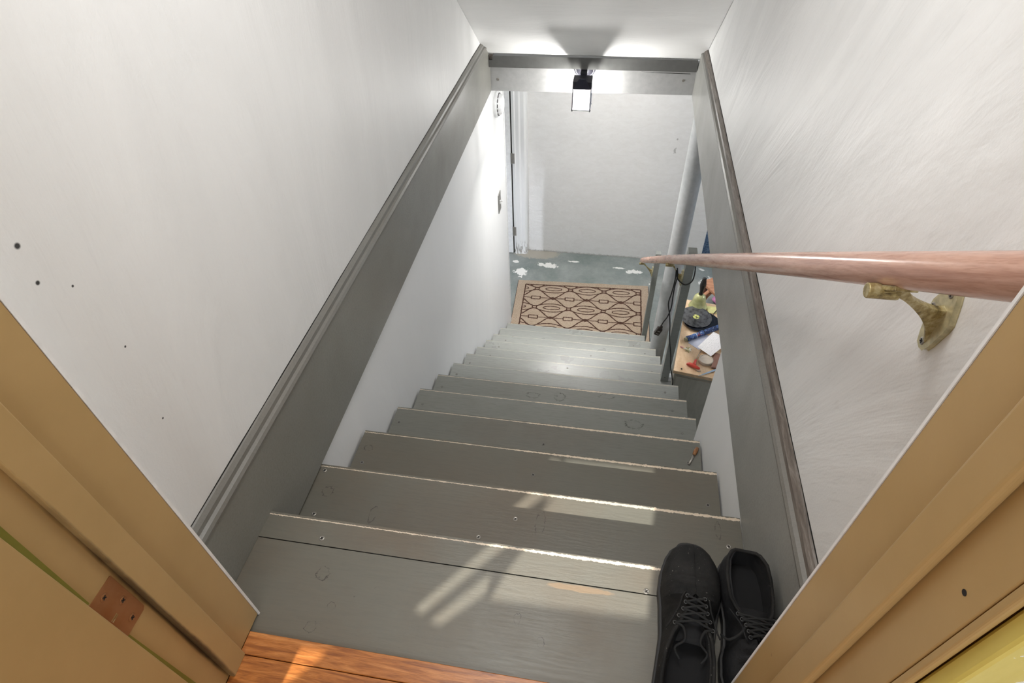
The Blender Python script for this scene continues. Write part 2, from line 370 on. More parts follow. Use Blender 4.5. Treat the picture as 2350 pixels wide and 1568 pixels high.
bm = B(); box(bm, -2.75, -2.6, -1.2, 4.3, -2.83, -0.99); box(bm, -2.6, -0.68, -1.3, -1.2, -2.83, -0.99); struct('wall_left_room', bm, W_LOW, 'wall of the room behind the left stair wall')
bm = B(); box(bm, 2.9, 3.0, -1.2, 4.3, -2.83, -0.99); box(bm, 0.43, 2.9, -1.3, -1.2, -2.83, -0.99); struct('wall_basement_right', bm, W_LOW, 'wall closing the basement on the right')

# fascia boards along both sides, with moulded caps
def fascia(name, x_face, x_wall, label, capm, y0):
    s = 1 if x_wall > x_face else -1
    t = thing(name, label, 'trim', (x_face, 1.6, -1.10)); t['kind'] = 'structure'
    zb0, zb1 = (-1.112, -1.066) if s < 0 else (-1.118, -1.058)
    bm = B(); prism(bm, [(y0, zb0), (2.722, zb1), (2.722, -0.925), (2.66, -0.866), (y0, -0.862)], x_face, x_wall + s * 0.01, 'x')
    build('board', bm, GREY if s < 0 else GREYR, t, bevel=0.0015, origin=(x_face, 1.6, -1.1))
    bm = B()                                  # moulded cap profile in x,z extruded along y
    w = abs(x_wall - x_face)
    pr = [(x_face, -0.866), (x_face - s * 0.003, -0.862), (x_face - s * 0.004, -0.856), (x_face - s * 0.001, -0.850), (x_face + s * w * 0.30, -0.847), (x_face + s * w * 0.35, -0.838), (x_face + s * w * 0.75, -0.831), (x_wall, -0.829), (x_wall + s * 0.006, -0.829), (x_wall + s * 0.006, -0.866)]
    n = 30; rings = []
    for k in range(n + 1):
        y = y0 + (2.655 - y0) * k / n; rings.append([bm.verts.new((px, y, pz)) for px, pz in pr])
    for k in range(n):
        for j in range(len(pr)):
            mf = bm.faces.new((rings[k][j], rings[k][(j + 1) % len(pr)], rings[k + 1][(j + 1) % len(pr)], rings[k + 1][j])); mf.material_index = 0 if j < 4 else 1
    bm.faces.new(rings[0]); bm.faces.new(rings[-1][::-1])
    build('cap_moulding', bm, [GREYCAP, capm], t, origin=(x_face, 1.6, -1.1))
    bm = B(); tube(bm, [(x_wall, y0 + (2.62 - y0) * k / 24, -0.8285 + random.uniform(-0.0004, 0.0004)) for k in range(25)], [random.uniform(0.0008, 0.0018) for k in range(25)], 6); build('caulk_crack', bm, DARK, t)
    return t
FL = fascia('trim_1', -0.572, XL, 'grey painted fascia board running along the left wall', GREYCAP, 0.311)
FR = fascia('trim_2', 0.333, XR, 'grey painted fascia board with worn brown cap along the right wall', CAPBROWN, 0.311)

# header across the stairwell
t = thing('trim_3', 'painted header board across the bottom of the sloping ceiling carrying the lamp', 'trim', (-0.12, 2.74, -1.07)); t['kind'] = 'structure'
bm = B(); prism(bm, [(-0.5715, -1.069), (0.332, -1.056), (0.332, -0.902), (-0.5715, -0.906)], 2.727, 2.775, 'y'); HB = build('header_board', bm, HEADW, t, bevel=0.001)
bm = B(); prism(bm, [(-0.553, -0.903), (0.329, -0.899), (0.3285, -0.944), (-0.5705, -0.951), (-0.5705, -0.922), (-0.553, -0.922)], 2.688, 2.7265, 'y'); ST = build('header_strip', bm, GREYSTRIP, t, bevel=0.0008)
bm = B(); box(bm, -0.571, -0.5535, 2.70, 2.7265, -0.9215, -0.9); build('raw_wood_notch', bm, CAPBROWN, t)
bm = B(); tube(bm, spline([(0.10, 2.7268, -0.963), (0.17, 2.7268, -0.966), (0.24, 2.7268, -0.9655), (0.31, 2.7268, -0.966)], 6), [0.0002 + 0.0009 * min(1, k / 12) for k in range(19)], 6); build('crack', bm, DARK, HB)
for q in ((-0.54, 2.7265, -1.018), (0.285, 2.7265, -0.995)): disc_screw('screw', q, (0, -1, 0), 0.006, HB, slot=False)

# ---------------------------------------------------------------- landing, threshold, kitchen floor
LANDP = greypaint('landing_paint', base=(0.158, 0.150, 0.122), dirt=0.55, rough=0.34, knots=[(-0.426, 0.395, 0.012, 0.012), (-0.412, 0.307, 0.010, 0.010), (-0.078, 0.371, 0.006, 0.009), (-0.036, 0.34, 0.006, 0.009), (-0.39, 0.344, 0.008, 0.006)], patch=[(0.02, 0.435, 0.06, 0.006, 0.5)])
bm = B(); box(bm, -0.572, 0.3335, 0.284, 0.4425, -1.03, -1.001); struct('floor_landing', bm, LANDP, 'wide grey painted landing board at the top of the stairs', 'floor', origin=(0, 0, -1.0), bevel=0.001)
bm = B()
pl = [(-2.2, 0.2475), (0.2485, 0.2835)]
ys = [0.2835, 0.2485, 0.175]
y = 0.175
while y > -1.6: y -= 0.057; ys.append(y)
for i in range(len(ys) - 1):
    x0, x1 = (-0.505, 0.248) if ys[i] > 0.176 else (-1.8, 1.8)
    box(bm, x0, x1, ys[i + 1] + (0.0012 if i else 0.001), ys[i], -1.012, -0.9955 if i == 0 else -0.996)
struct('floor_kitchen', bm, ORANGEWOOD, 'orange oak strip floor at the doorway', 'floor', origin=(0, 0, -1.0), bevel=0.0012)
bm = B(); box(bm, -1.8, 1.8, -1.6, 0.282, -1.06, -1.0125); struct('floor_kitchen_base', bm, DARK, 'dark subfloor under the oak strips', 'floor')

# ---------------------------------------------------------------- staircase
NOS = {1: (0.491, -1.001, -0.572, 0.3325), 2: (0.676, -1.115, -0.574, 0.329), 3: (0.886, -1.264, -0.574, 0.331), 4: (1.097, -1.418, -0.574, 0.332), 5: (1.289, -1.548, -0.574, 0.356),
       6: (1.48, -1.680, -0.574, 0.358), 7: (1.679, -1.822, -0.574, 0.359), 8: (1.885, -1.970, -0.574, 0.360), 9: (2.08, -2.116, -0.574, 0.3605), 10: (2.281, -2.2595, -0.574, 0.360), 11: (2.470, -2.3925, -0.574, 0.357), 12: (2.674, -2.530, -0.574, 0.354), 13: (2.908, -2.702, -0.574, 0.334)}
SC = thing('staircase', 'long grey painted wooden staircase going down to the basement', 'staircase', (-0.11, 1.9, -2.83))
KN = {2: [(-0.07, -0.069, 0.010, 0.032), (-0.535, -0.062, 0.013, 0.013), (-0.42, -0.10, 0.008, 0.02), (0.287, -0.03, 0.006, 0.02)], 3: [(-0.551, -0.05, 0.012, 0.01)], 5: [(0.16, -0.05, 0.03, 0.018)],
      6: [(-0.10, -0.045, 0.022, 0.02), (-0.2, -0.05, 0.028, 0.014), (0.07, -0.02, 0.03, 0.01)], 8: [(-0.2, -0.05, 0.02, 0.01)]}
SCREW = {1: [(-0.454, 0.457), (0.13, 0.448)], 2: [(-0.563, 0.665), (-0.122, 0.61), (0.305, 0.613), (-0.544, 0.559), (-0.19, 0.559)], 3: [(-0.552, 0.79), (-0.114, 0.817), (0.307, 0.794)], 4: [(-0.557, 1.042), (-0.112, 1.024), (0.30, 1.02)],
         5: [(-0.551, 1.225), (0.314, 1.225)], 6: [(-0.548, 1.423), (0.31, 1.427), (-0.11, 1.44)], 7: [(-0.55, 1.62), (0.31, 1.64)], 8: [(-0.55, 1.83), (-0.1, 1.86)], 9: [(-0.5, 2.03), (0.3, 2.03)], 10: [(-0.5, 2.24), (0.0, 2.24)], 11: [(-0.5, 2.43), (0.3, 2.43)], 12: [(0.25, 2.63)]}
for i in range(1, 14):
    y, z, x0, x1 = NOS[i]
    yb = 0.4478 if i == 1 else NOS[i - 1][0] - 0.022
    m = greypaint('tread_paint_%02d' % i, base=(0.155, 0.149, 0.122) if i < 4 else ((0.19, 0.19, 0.168) if i < 5 else ((0.24, 0.245, 0.225) if i < 7 else (0.30, 0.308, 0.29))), dirt=max(0.12, 0.8 - 0.13 * i), nosing=1.0 if i < 7 else 0.35,  # base lightens down the flight: lantern glow put into the colour
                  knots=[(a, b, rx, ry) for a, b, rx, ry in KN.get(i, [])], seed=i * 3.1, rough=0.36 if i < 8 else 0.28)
    bm = B()
    if i == 5: pts = [(x0, yb), (0.338, yb), (0.338, 1.178), (x1, 1.178), (x1, y), (x0, y)]
    else: pts = [(x0, yb), (x1, yb), (x1, y), (x0, y)]
    prism(bm, pts, z - 0.028, z, 'z')
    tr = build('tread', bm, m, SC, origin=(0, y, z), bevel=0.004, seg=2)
    for (sx, sy) in SCREW.get(i, []): disc_screw('screw', (sx, sy, z), (0, 0, 1), 0.0048, tr, GREYCAP if i > 2 else STEEL, slot=i < 5)
RIS = greypaint('riser_paint', dirt=0.3)
for i in range(1, 14):
    y, z, x0, x1 = NOS[i]; zb = NOS[i + 1][1] if i < 13 else -2.83
    if i == 1: y = 0.50; 
    bm = B(); box(bm, x0 + 0.002, min(x1, 0.331) - 0.002, y - 0.040, y - 0.022, zb - (0.026 if i < 13 else 0), z - 0.0285); build('riser', bm, RIS, SC)
bm = B()
st = [(0.80, -1.295)]
for i in range(3, 14):
    pass
prism(bm, [(1.20, -1.60), (2.86, -2.75), (2.86, -2.83), (2.62, -2.83), (1.20, -1.84)], 0.322, 0.352, 'x'); build('stringer', bm, RIS, SC)

# little metal clip lying on the fourth tread
bm = B(); tube(bm, [(0.3, 1.012, -1.4155), (0.3115, 1.035, -1.4150), (0.316, 1.046, -1.4145)], [0.0035, 0.003, 0.0035], 10, flat=0.6)
ck = tag(build('small_clip', bm, STEEL, smooth=True), 'tiny metal clip with copper end lying on a tread near the right wall', 'clip')
bm = B(); tube(bm, [(0.316, 1.046, -1.4137), (0.321, 1.058, -1.4132), (0.327, 1.072, -1.4135)], [0.0045, 0.006, 0.0048], 10, flat=0.7); build('copper_end', bm, COPPERM, ck, smooth=True)

# ---------------------------------------------------------------- doorway: wall with opening, jambs, stops, casing, open door
JL, JR, ZT, ZK = -0.505, 0.246, 1.03, -0.996
bm = B()
for (a, b, c, d) in ((-1.7, JL - 0.02, -0.996, 1.4), (JR + 0.02, 1.7, -0.996, 1.4), (JL - 0.02, JR + 0.02, ZT + 0.02, 1.4)): box(bm, a, b, 0.178, 0.304, c, d)
struct('wall_kitchen', bm, plain('kitchen_wall_paint', (0.70, 0.62, 0.30), 0.5), 'kitchen wall around the basement doorway')
bm = B(); box(bm, -0.5715, JL + 0.0006, 0.3112, 0.3150, -1.0005, 1.0); box(bm, JR - 0.0006, 0.3325, 0.3112, 0.3140, -1.0005, 1.0)
struct('wall_near', bm, PLASTER_EDGE, 'thin white plaster skin edging the doorway on the stair side')
D = thing('door_1', 'ochre painted door frame with the door standing open at the left', 'door', (-0.13, 0.24, -0.996)); D['kind'] = 'structure'
bm = B(); box(bm, JL - 0.02, JL, 0.176, 0.3110, ZK, ZT); build('jamb', bm, OCHRE_DIRT, D, origin=(0, 0, -2.83), bevel=0.0012)
bm = B(); box(bm, JR, JR + 0.02, 0.1835, 0.3110, ZK, ZT); JJ = build('jamb', bm, OCHRE, D, origin=(0, 0, -2.83), bevel=0.0012)
bm = B(); lathe(bm, [(0.0022, -0.004), (0.0022, 0.0004), (0.0012, 0.0003)], (JR, 0.199, -0.379), 12, rot=Vector((-1, 0, 0)).to_track_quat('Z', 'Y').to_matrix()); build('screw_hole', bm, DARK, JJ)
bm = B(); box(bm, JL - 0.02, JR + 0.02, 0.1835, 0.3110, ZT, ZT + 0.02); build('head_jamb', bm, OCHRE, D)
bm = B(); box(bm, JL, JL + 0.0095, 0.2165, 0.2505, ZK, ZT); build('door_stop', bm, OCHRE_DIRT, D, origin=(0, 0, -2.83), bevel=0.0012)
bm = B(); box(bm, JR - 0.0095, JR, 0.2235, 0.2555, ZK, ZT); build('door_stop', bm, OCHRE, D, bevel=0.0036, seg=4)
bm = B(); box(bm, JL, JR, 0.2235, 0.2545, ZT - 0.0105, ZT - 0.0005); build('door_stop', bm, OCHRE, D, bevel=0.0012)
bm = B(); box(bm, JR + 0.0065, JR + 0.072, 0.1625, 0.1775, ZK, ZT + 0.07); build('casing', bm, YELLOW, D, origin=(0, 0, -2.83), bevel=0.003)
bm = B(); box(bm, JR + 0.0, JR + 0.0062, 0.176, 0.1832, ZK, ZT + 0.003); build('jamb_edge', bm, OCHRE, D, bevel=0.0022, seg=3)
bm = B(); box(bm, JL - 0.072, JL - 0.0225, 0.1625, 0.1775, ZK, ZT + 0.07); build('casing', bm, YELLOW, D, bevel=0.003)
bm = B(); box(bm, JL - 0.072, JR + 0.072, 0.1625, 0.1775, ZT + 0.0705, ZT + 0.13); build('casing', bm, YELLOW, D, bevel=0.003)
# greenish old paint showing beside the hinge leaf
GP = plain('old_green_paint_line', (0.20, 0.19, 0.03), 0.4)
for (z0, z1) in ((-0.985, -0.7165), (-0.629, 0.2)):
    bm = B(); prism(bm, [(0.1765, z0), (0.1835 if z0 < -0.9 else 0.179, z0), (0.179 if z0 < -0.9 else 0.186, z1 if z0 < -0.9 else z0 + 0.25), (0.1765, z1)], JL + 0.0001, JL + 0.0007, 'x'); build('old_paint_line', bm, GP, D)
bm = B(); 
pts = [(0.1765, -0.717), (0.207, -0.717), (0.2105, -0.7135), (0.2105, -0.632), (0.1765, -0.632)]
prism(bm, pts, JL - 0.001, JL + 0.0012, 'x'); H = build('hinge_leaf', bm, COPPERM, D, bevel=0.0004)
for (sy, sz) in ((0.191, -0.643), (0.2005, -0.673), (0.1935, -0.705)): disc_screw('screw', (JL + 0.0012, sy, sz), (1, 0, 0), 0.0046, H, COPPERM)
bm = B()
for k in (0, 1): box(bm, JL + 0.0011, JL + 0.0015, 0.178, 0.187, -0.6775 - 0.003 * k, -0.6763 - 0.003 * k)
build('engraved_lines', bm, BRASSM, H)
bm = B(); box(bm, JL - 0.028, JL + 0.0065, -0.58, 0.1752, ZK + 0.008, ZT - 0.004); build('door_slab', bm, OCHRE, D, bevel=0.0015)

# ---------------------------------------------------------------- basement door in the far wall
D2 = thing('door_2', 'white basement door hinged at its right beside the far wall', 'door', (-1.1, 3.95, -2.83)); D2['kind'] = 'structure'
DIRTY = NT('scuffed_white_paint'); _S = DIRTY.sep(); _n = DIRTY.noise(DIRTY.map((6, 6, 1)), 14, 4)
_low = DIRTY.ramp(_S[2], [(0.02, 1.0), (0.14, 0.0)])
_c = DIRTY.mix(DIRTY.math('MULTIPLY', _low, DIRTY.ramp(_n, [(0.5, 0.0), (0.56, 1.0)])), (0.80, 0.80, 0.79), (0.20, 0.18, 0.15))
DIRTYM = DIRTY.done(_c, 0.4)
bm = B(); prism(bm, [(-0.690, 3.949), (-0.690, 3.893), (-0.672, 3.887), (-0.664, 3.893), (-0.640, 3.889), (-0.628, 3.895), (-0.604, 3.893), (-0.590, 3.902), (-0.585, 3.949)], -2.83, -0.80, 'z'); build('casing', bm, DIRTYM, D2, origin=(0, 3.9, -2.83), bevel=0.001)
bm = B(); box(bm, -1.455, -0.700, 3.886, 3.928, -2.82, -0.82); build('door_slab', bm, WHITEPAINT, D2, bevel=0.002)
bm = B(); box(bm, -0.700, -0.6905, 3.905, 3.949, -2.83, -0.82); build('shadow_gap', bm, DARK, D2)
for z in (-2.615, -2.00):
    bm = B(); tube(bm, [(-0.6935, 3.884, z - 0.04), (-0.6935, 3.884, z + 0.04)], 0.007, 10); box(bm, -0.6905, -0.672, 3.884, 3.8865, z - 0.038, z + 0.038); build('hinge', bm, STEEL, D2)

# ---------------------------------------------------------------- switch plate and smoke alarm on the left wall
t = thing('light_switch', 'metal toggle switch plate on the left lower wall near the door', 'switch', (-0.585, 2.845, -1.785))
bm = B(); box(bm, -0.5849, -0.5805, 2.812, 2.878, -1.785, -1.672); build('cover_plate', bm, plain('brushed_plate', (0.30, 0.29, 0.27), 0.35, 0.7), t, bevel=0.002)
bm = B(); box(bm, -0.5805, -0.5765, 2.840, 2.850, -1.738, -1.718); box(bm, -0.5775, -0.565, 2.842, 2.848, -1.726, -1.716); build('toggle', bm, WHITEPAINT, t)
t = thing('smoke_alarm', 'round white slotted smoke alarm on the left wall under the header', 'smoke alarm', (-0.585, 2.86, -1.25))
rotx = Vector((1, 0, 0)).to_track_quat('Z', 'Y').to_matrix()
bm = B(); lathe(bm, [(0.062, 0.0002), (0.062, 0.010), (0.058, 0.016), (0.052, 0.017), (0.050, 0.022), (0.043, 0.036), (0.034, 0.040), (0.01, 0.041)], (-0.5848, 2.865, -1.19), 40, rot=rotx); build('housing', bm, WHITEPAINT, t, smooth=True, auto=30)
bm = B()
for k in range(14):
    a0 = 2 * math.pi * k / 14 + 0.08; a1 = a0 + 0.30
    pts = [(-0.5848 + 0.0195, 2.865 + 0.0525 * math.cos(a0 + (a1 - a0) * q / 4), -1.19 + 0.0525 * math.sin(a0 + (a1 - a0) * q / 4)) for q in range(5)]
    tube(bm, pts, 0.0018, 6)
build('vent_slots', bm, DARK, t)

# ---------------------------------------------------------------- lantern on the header
L = thing('wall_lantern', 'lit dark metal wall lantern with glass shade on the header board', 'lamp', (-0.145, 2.726, -1.09))
roty = Vector((0, -1, 0)).to_track_quat('Z', 'Y').to_matrix()
cx, cz = -0.146, -0.948
bm = B(); lathe(bm, [(0.050, 0.0003), (0.050, 0.006), (0.046, 0.0085), (0.042, 0.008), (0.038, 0.012), (0.030, 0.019), (0.016, 0.023), (0.005, 0.024)], (cx, 2.7265, cz), 36, rot=roty); CP = build('canopy', bm, BLACKMETAL, L, smooth=True, auto=35)
for sx in (-0.036, 0.036): disc_screw('screw', (cx + sx, 2.7172, cz - 0.012), (0, -1, 0), 0.0045, CP, STEEL)
LY = 2.620; hw = 0.0405
bm = B(); prism(bm, [(cx - 0.012, 2.704), (cx + 0.012, 2.704), (cx + 0.014, 2.655), (cx - 0.014, 2.655)], -0.966, -0.952, 'z'); build('arm', bm, BLACKMETAL, L, bevel=0.0008)
bm = B(); box(bm, cx - hw, cx + hw, LY - hw, LY + hw, -0.992, -0.962); HO = build('hood', bm, BLACKMETAL, L, bevel=0.001)
bm = B(); prism(bm, [(cx - 0.034, -0.991), (cx + 0.034, -0.991), (cx + 0.021, -0.9625), (cx + 0.012, -0.950), (cx - 0.012, -0.950), (cx - 0.021, -0.9625)], LY - hw - 0.004, LY - hw - 0.0002, 'y'); build('raised_panel', bm, plain('lamp_metal_panel', (0.045, 0.045, 0.065), 0.3, 0.5), HO, bevel=0.0012)
gw = 0.0365
GL = NT('lit_lantern_glass'); n = GL.n
for q in list(n):
    if q.type == 'BSDF_PRINCIPLED': n.remove(q)
tr = n.new('ShaderNodeBsdfTransparent'); tl = n.new('ShaderNodeBsdfTranslucent'); em = n.new('ShaderNodeEmission'); em.inputs[1].default_value = 2.2; em.inputs[0].default_value = (1, 1, 1, 1)
mx = n.new('ShaderNodeMixShader'); mx.inputs[0].default_value = 0.25; ad = n.new('ShaderNodeMixShader'); ad.inputs[0].default_value = 0.35
GL.link(tr.outputs[0], mx.inputs[1]); GL.link(tl.outputs[0], mx.inputs[2]); GL.link(mx.outputs[0], ad.inputs[1]); GL.link(em.outputs[0], ad.inputs[2])
GL.link(ad.outputs[0], [q for q in n if q.type == 'OUTPUT_MATERIAL'][0].inputs[0])
gs = thing  # noqa
bm = B()
for (a, b, c, d) in ((cx - gw, cx + gw, LY - gw, LY - gw + 0.002), (cx - gw, cx + gw, LY + gw - 0.002, LY + gw), (cx - gw, cx - gw + 0.002, LY - gw + 0.002, LY + gw - 0.002), (cx + gw - 0.002, cx + gw, LY - gw + 0.002, LY + gw - 0.002)):
    box(bm, a, b, c, d, -1.082, -0.993)
GS = build('glass_shade', bm, GL.m, L)
bm = B()
for sx in (-1, 1):
    for sy in (-1, 1): tube(bm, [(cx + sx * 0.0385, LY + sy * 0.0385, -0.99), (cx + sx * 0.0385, LY + sy * 0.0385, -1.090)], 0.0023, 8)
for sx in (-1, 1):
    tube(bm, [(cx + sx * 0.0385, LY - 0.043, -1.0845), (cx + sx * 0.0385, LY + 0.043, -1.0845)], 0.0020, 8)
    tube(bm, [(cx - 0.043, LY + sx * 0.0385, -1.0845), (cx + 0.043, LY + sx * 0.0385, -1.0845)], 0.0020, 8)
build('frame', bm, BLACKMETAL, L)
EB = NT('lit_bulb'); EB.b.inputs['Emission Color'].default_value = (1, 0.98, 0.95, 1); EB.b.inputs['Emission Strength'].default_value = 30; EBM = EB.done((1, 1, 1), 0.4)
bm = B(); lathe(bm, [(0.010, -0.994), (0.010, -1.008), (0.017, -1.022), (0.020, -1.036), (0.017, -1.050), (0.008, -1.058), (0.001, -1.060)], (cx, LY, 0), 20); build('bulb', bm, EBM, L, smooth=True)
pd = bpy.data.lights.new('lantern_light', 'POINT'); pd.energy = 132; pd.shadow_soft_size = 0.026; pd.color = (1.0, 0.985, 0.95)
po = bpy.data.objects.new('lantern_light', pd); scene.collection.objects.link(po); po.location = (cx, LY, -1.036 + ZO)

# ---------------------------------------------------------------- steel column
bm = B(); lathe(bm, [(0.043, -2.83), (0.043, -1.062)], (0.3865, 2.602, 0), 48)
t = thing('support_column', 'round grey painted steel column standing beside the stairs', 'column', (0.3865, 2.602, -2.83))
build('shaft', bm, POLE, t, smooth=True, auto=40)

# ---------------------------------------------------------------- handrail, posts and brackets
HR = thing('handrail', 'long round pinkish maple handrail sloping down the right side', 'handrail', (0.262, 1.8, -1.30))
rail = spline([(0.272, 0.322, -0.223), (0.270, 0.92, -0.6495), (0.262, 1.9, -1.356), (0.251, 2.965, -2.137)], 10)
bm = B(); tube(bm, rail, [0.0172] * (len(rail) - 2) + [0.0170, 0.0150], 32); build('rail', bm, RAILWOOD, HR, smooth=True, auto=50)
POSTM = greypaint('post_paint', base=(0.235, 0.245, 0.23), dirt=0.05, rough=0.4)
def post(x0, x1, y0, y1, z0, z1, label):
    t = thing('handrail_post', label, 'post', ((x0 + x1) / 2, (y0 + y1) / 2, z0), 'handrail posts')
    bm = B(); box(bm, x0, x1, y0, y1, z0, z1); s = build('shaft', bm, POSTM, t, bevel=0.0015); return t, s
P1, s1 = post(0.315, 0.347, 1.835, 1.872, -1.9695, -1.275, 'grey square handrail post standing on a tread with the black cord beside it')
disc_screw('screw', (0.331, 1.8347, -1.94), (0, -1, 0), 0.004, s1, GREYCAP)
bm = B(); box(bm, 0.3475, 0.362, 1.842, 1.868, -1.9695, -1.945); build('foot_block', bm, WHITEPAINT, P1, bevel=0.001)
P2, s2 = post(0.319, 0.350, 2.916, 2.955, -2.83, -2.052, 'grey square handrail post standing on the basement floor beside the mat')

def bracket(px, py, pz, rx, ry, rz, label, sc=1.0):
    """wall plate at (px,py,pz) facing -x, arm rising to a saddle below the rail at (rx,ry,rz)"""
    t = thing('handrail_bracket', label, 'bracket', (px, py, pz - 0.04 * sc), 'handrail brackets')
    bm = B(); n = 24; L0 = 0.040 * sc
    # kite shaped plate outline in y,z
    out = [(0.0, -0.042), (0.007, -0.040), (0.0115, -0.030), (0.019, -0.004), (0.020, 0.006), (0.012, 0.026), (0.007, 0.035), (0.0, 0.037), (-0.007, 0.035), (-0.012, 0.026), (-0.020, 0.006), (-0.019, -0.004), (-0.0115, -0.030), (-0.007, -0.040)]
    prism(bm, [(py + a * sc, pz + b * sc) for a, b in out], px - 0.0065 * sc, px - 0.0002, 'x')
    pt = build('wall_plate', bm, plain('cream_worn_brass', (0.50, 0.45, 0.28), 0.38, 0.3, 0.25, 120), t, bevel=0.0012)
    for a, b in ((0, -0.034), (0, 0.029), (0.0145, 0.002)): disc_screw('screw', (px - 0.0066 * sc, py + a * sc, pz + b * sc), (-1, 0, 0), 0.0042 * sc, pt, STEEL)
    # web-like arm: tall where it meets the plate, concave underneath, thin under the rail
    topc = [(px - 0.006 * sc, pz + 0.014 * sc), (px - 0.018 * sc, pz + 0.017 * sc), (px - (px - rx) * 0.62, pz + (rz - pz) * 0.62), (rx + 0.012 * sc, rz - 0.0035), (rx - 0.010 * sc, rz - 0.002)]
    undc = [(rx - 0.011 * sc, rz - 0.011 * sc), (rx + 0.010 * sc, rz - 0.015 * sc), (px - (px - rx) * 0.50, pz + (rz - pz) * 0.30), (px - 0.018 * sc, pz - 0.008 * sc), (px - 0.006 * sc, pz - 0.034 * sc)]
    tp = spline([(a, 0, b) for a, b in topc], 5); un = spline([(a, 0, b) for a, b in undc], 5)
    n = len(tp); bm = B(); rr = []
    for k in range(n):
        a, b = tp[k], un[n - 1 - k]; u = k / (n - 1); w = (0.0034 + 0.0045 * u ** 2 + 0.002 * (1 - u) ** 4) * sc
        yy = py + (ry - py) * max(0, min(1, (px - a.x) / (px - rx))); yb = py + (ry - py) * max(0, min(1, (px - b.x) / (px - rx))); m2 = (a + b) / 2; ym = (yy + yb) / 2
        rr.append([bm.verts.new(v) for v in ((a.x, yy - w, a.z), (a.x, yy + w, a.z), (m2.x, ym + w * 0.75, m2.z), (b.x, yb + w * 0.5, b.z), (b.x, yb - w * 0.5, b.z), (m2.x, ym - w * 0.75, m2.z))])
    for k in range(n - 1):
        for q in range(6): bm.faces.new((rr[k][q], rr[k][(q + 1) % 6], rr[k + 1][(q + 1) % 6], rr[k + 1][q]))
    bm.faces.new(rr[0]); bm.faces.new(rr[-1][::-1])
    build('arm', bm, BRASSM, t, bevel=0.0008, smooth=True, auto=40)
    dr = Vector((0, 1, -0.72)).normalized()
    bm = B(); Mx = Matrix.Translation((rx, ry, rz)) @ dr.to_track_quat('Y', 'Z').to_matrix().to_4x4()
    box(bm, -0.011 * sc, 0.009 * sc, -0.026 * sc, 0.026 * sc, -0.0045 * sc, 0.0003, 0, Mx); tube(bm, [Mx @ Vector((-0.022 * sc, 0.004 * sc, -0.006 * sc)), Mx @ Vector((0.006 * sc, 0.004 * sc, -0.006 * sc))], 0.0075 * sc, 14)
    sd = build('saddle', bm, BRASSM, t, bevel=0.001)
    disc_screw('screw', Mx @ Vector((0, 0.018 * sc, -0.0043 * sc)), Mx.to_3x3() @ Vector((0, 0, -1)), 0.0035 * sc, sd, STEEL)
    return t
bracket(0.350, 0.510, -0.410, 0.272, 0.480, -0.3535, 'worn cream brass handrail bracket screwed to the white right wall')
bracket(0.315, 1.853, -1.400, 0.264, 1.853, -1.341, 'brass handrail bracket on the post with the black cord', 0.9)
bracket(0.319, 2.935, -2.190, 0.253, 2.935, -2.133, 'brass handrail bracket at the far lower end of the rail', 0.9)

# black cord hanging from the bracket
E = thing('extension_cord', 'black extension cord looped over the bracket and hanging down beside the post', 'cord', (0.30, 1.82, -2.0))
c = spline([(0.283, 1.826, -1.350), (0.286, 1.828, -1.40), (0.283, 1.826, -1.46), (0.279, 1.824, -1.51), (0.292, 1.822, -1.565), (0.302, 1.822, -1.62), (0.313, 1.822, -1.70), (0.330, 1.820, -1.78), (0.343, 1.822, -1.86), (0.358, 1.822, -1.92), (0.367, 1.82, -1.965), (0.370, 1.80, -2.10), (0.376, 1.78, -2.4)], 8)
bm = B(); tube(bm, c, 0.0024, 8); build('long_strand', bm, BLACK, E, smooth=True)
c = spline([(0.285, 1.826, -1.340), (0.292, 1.830, -1.38), (0.290, 1.829, -1.43), (0.291, 1.826, -1.48), (0.293, 1.825, -1.53), (0.286, 1.822, -1.575), (0.274, 1.82, -1.605), (0.268, 1.82, -1.628)], 8)
bm = B(); tube(bm, c, 0.0024, 8); build('short_strand', bm, BLACK, E, smooth=True)
c = spline([(0.284, 1.826, -1.352), (0.292, 1.828, -1.385), (0.303, 1.827, -1.400), (0.322, 1.824, -1.412), (0.338, 1.826, -1.408), (0.350, 1.830, -1.392), (0.3535, 1.84, -1.365), (0.3525, 1.852, -1.345)], 8)
bm = B(); tube(bm, c, 0.0026, 8); build('loop', bm, BLACK, E, smooth=True)
Mx = Matrix.Translation((0.262, 1.82, -1.652)) @ Matrix.Rotation(math.radians(20), 4, 'Y')
bm = B(); box(bm, -0.011, 0.011, -0.009, 0.009, -0.022, 0.014, 0, Mx); box(bm, -0.006, 0.006, -0.006, 0.006, 0.014, 0.026, 0, Mx); SO = build('socket_end', bm, SOCKET, E, bevel=0.003)
bm = B()
for k in (-0.012, 0.002): box(bm, -0.006, 0.006, -0.0095, -0.009, k - 0.002, k + 0.002, 0, Mx)
build('socket_slots', bm, STEEL, SO)

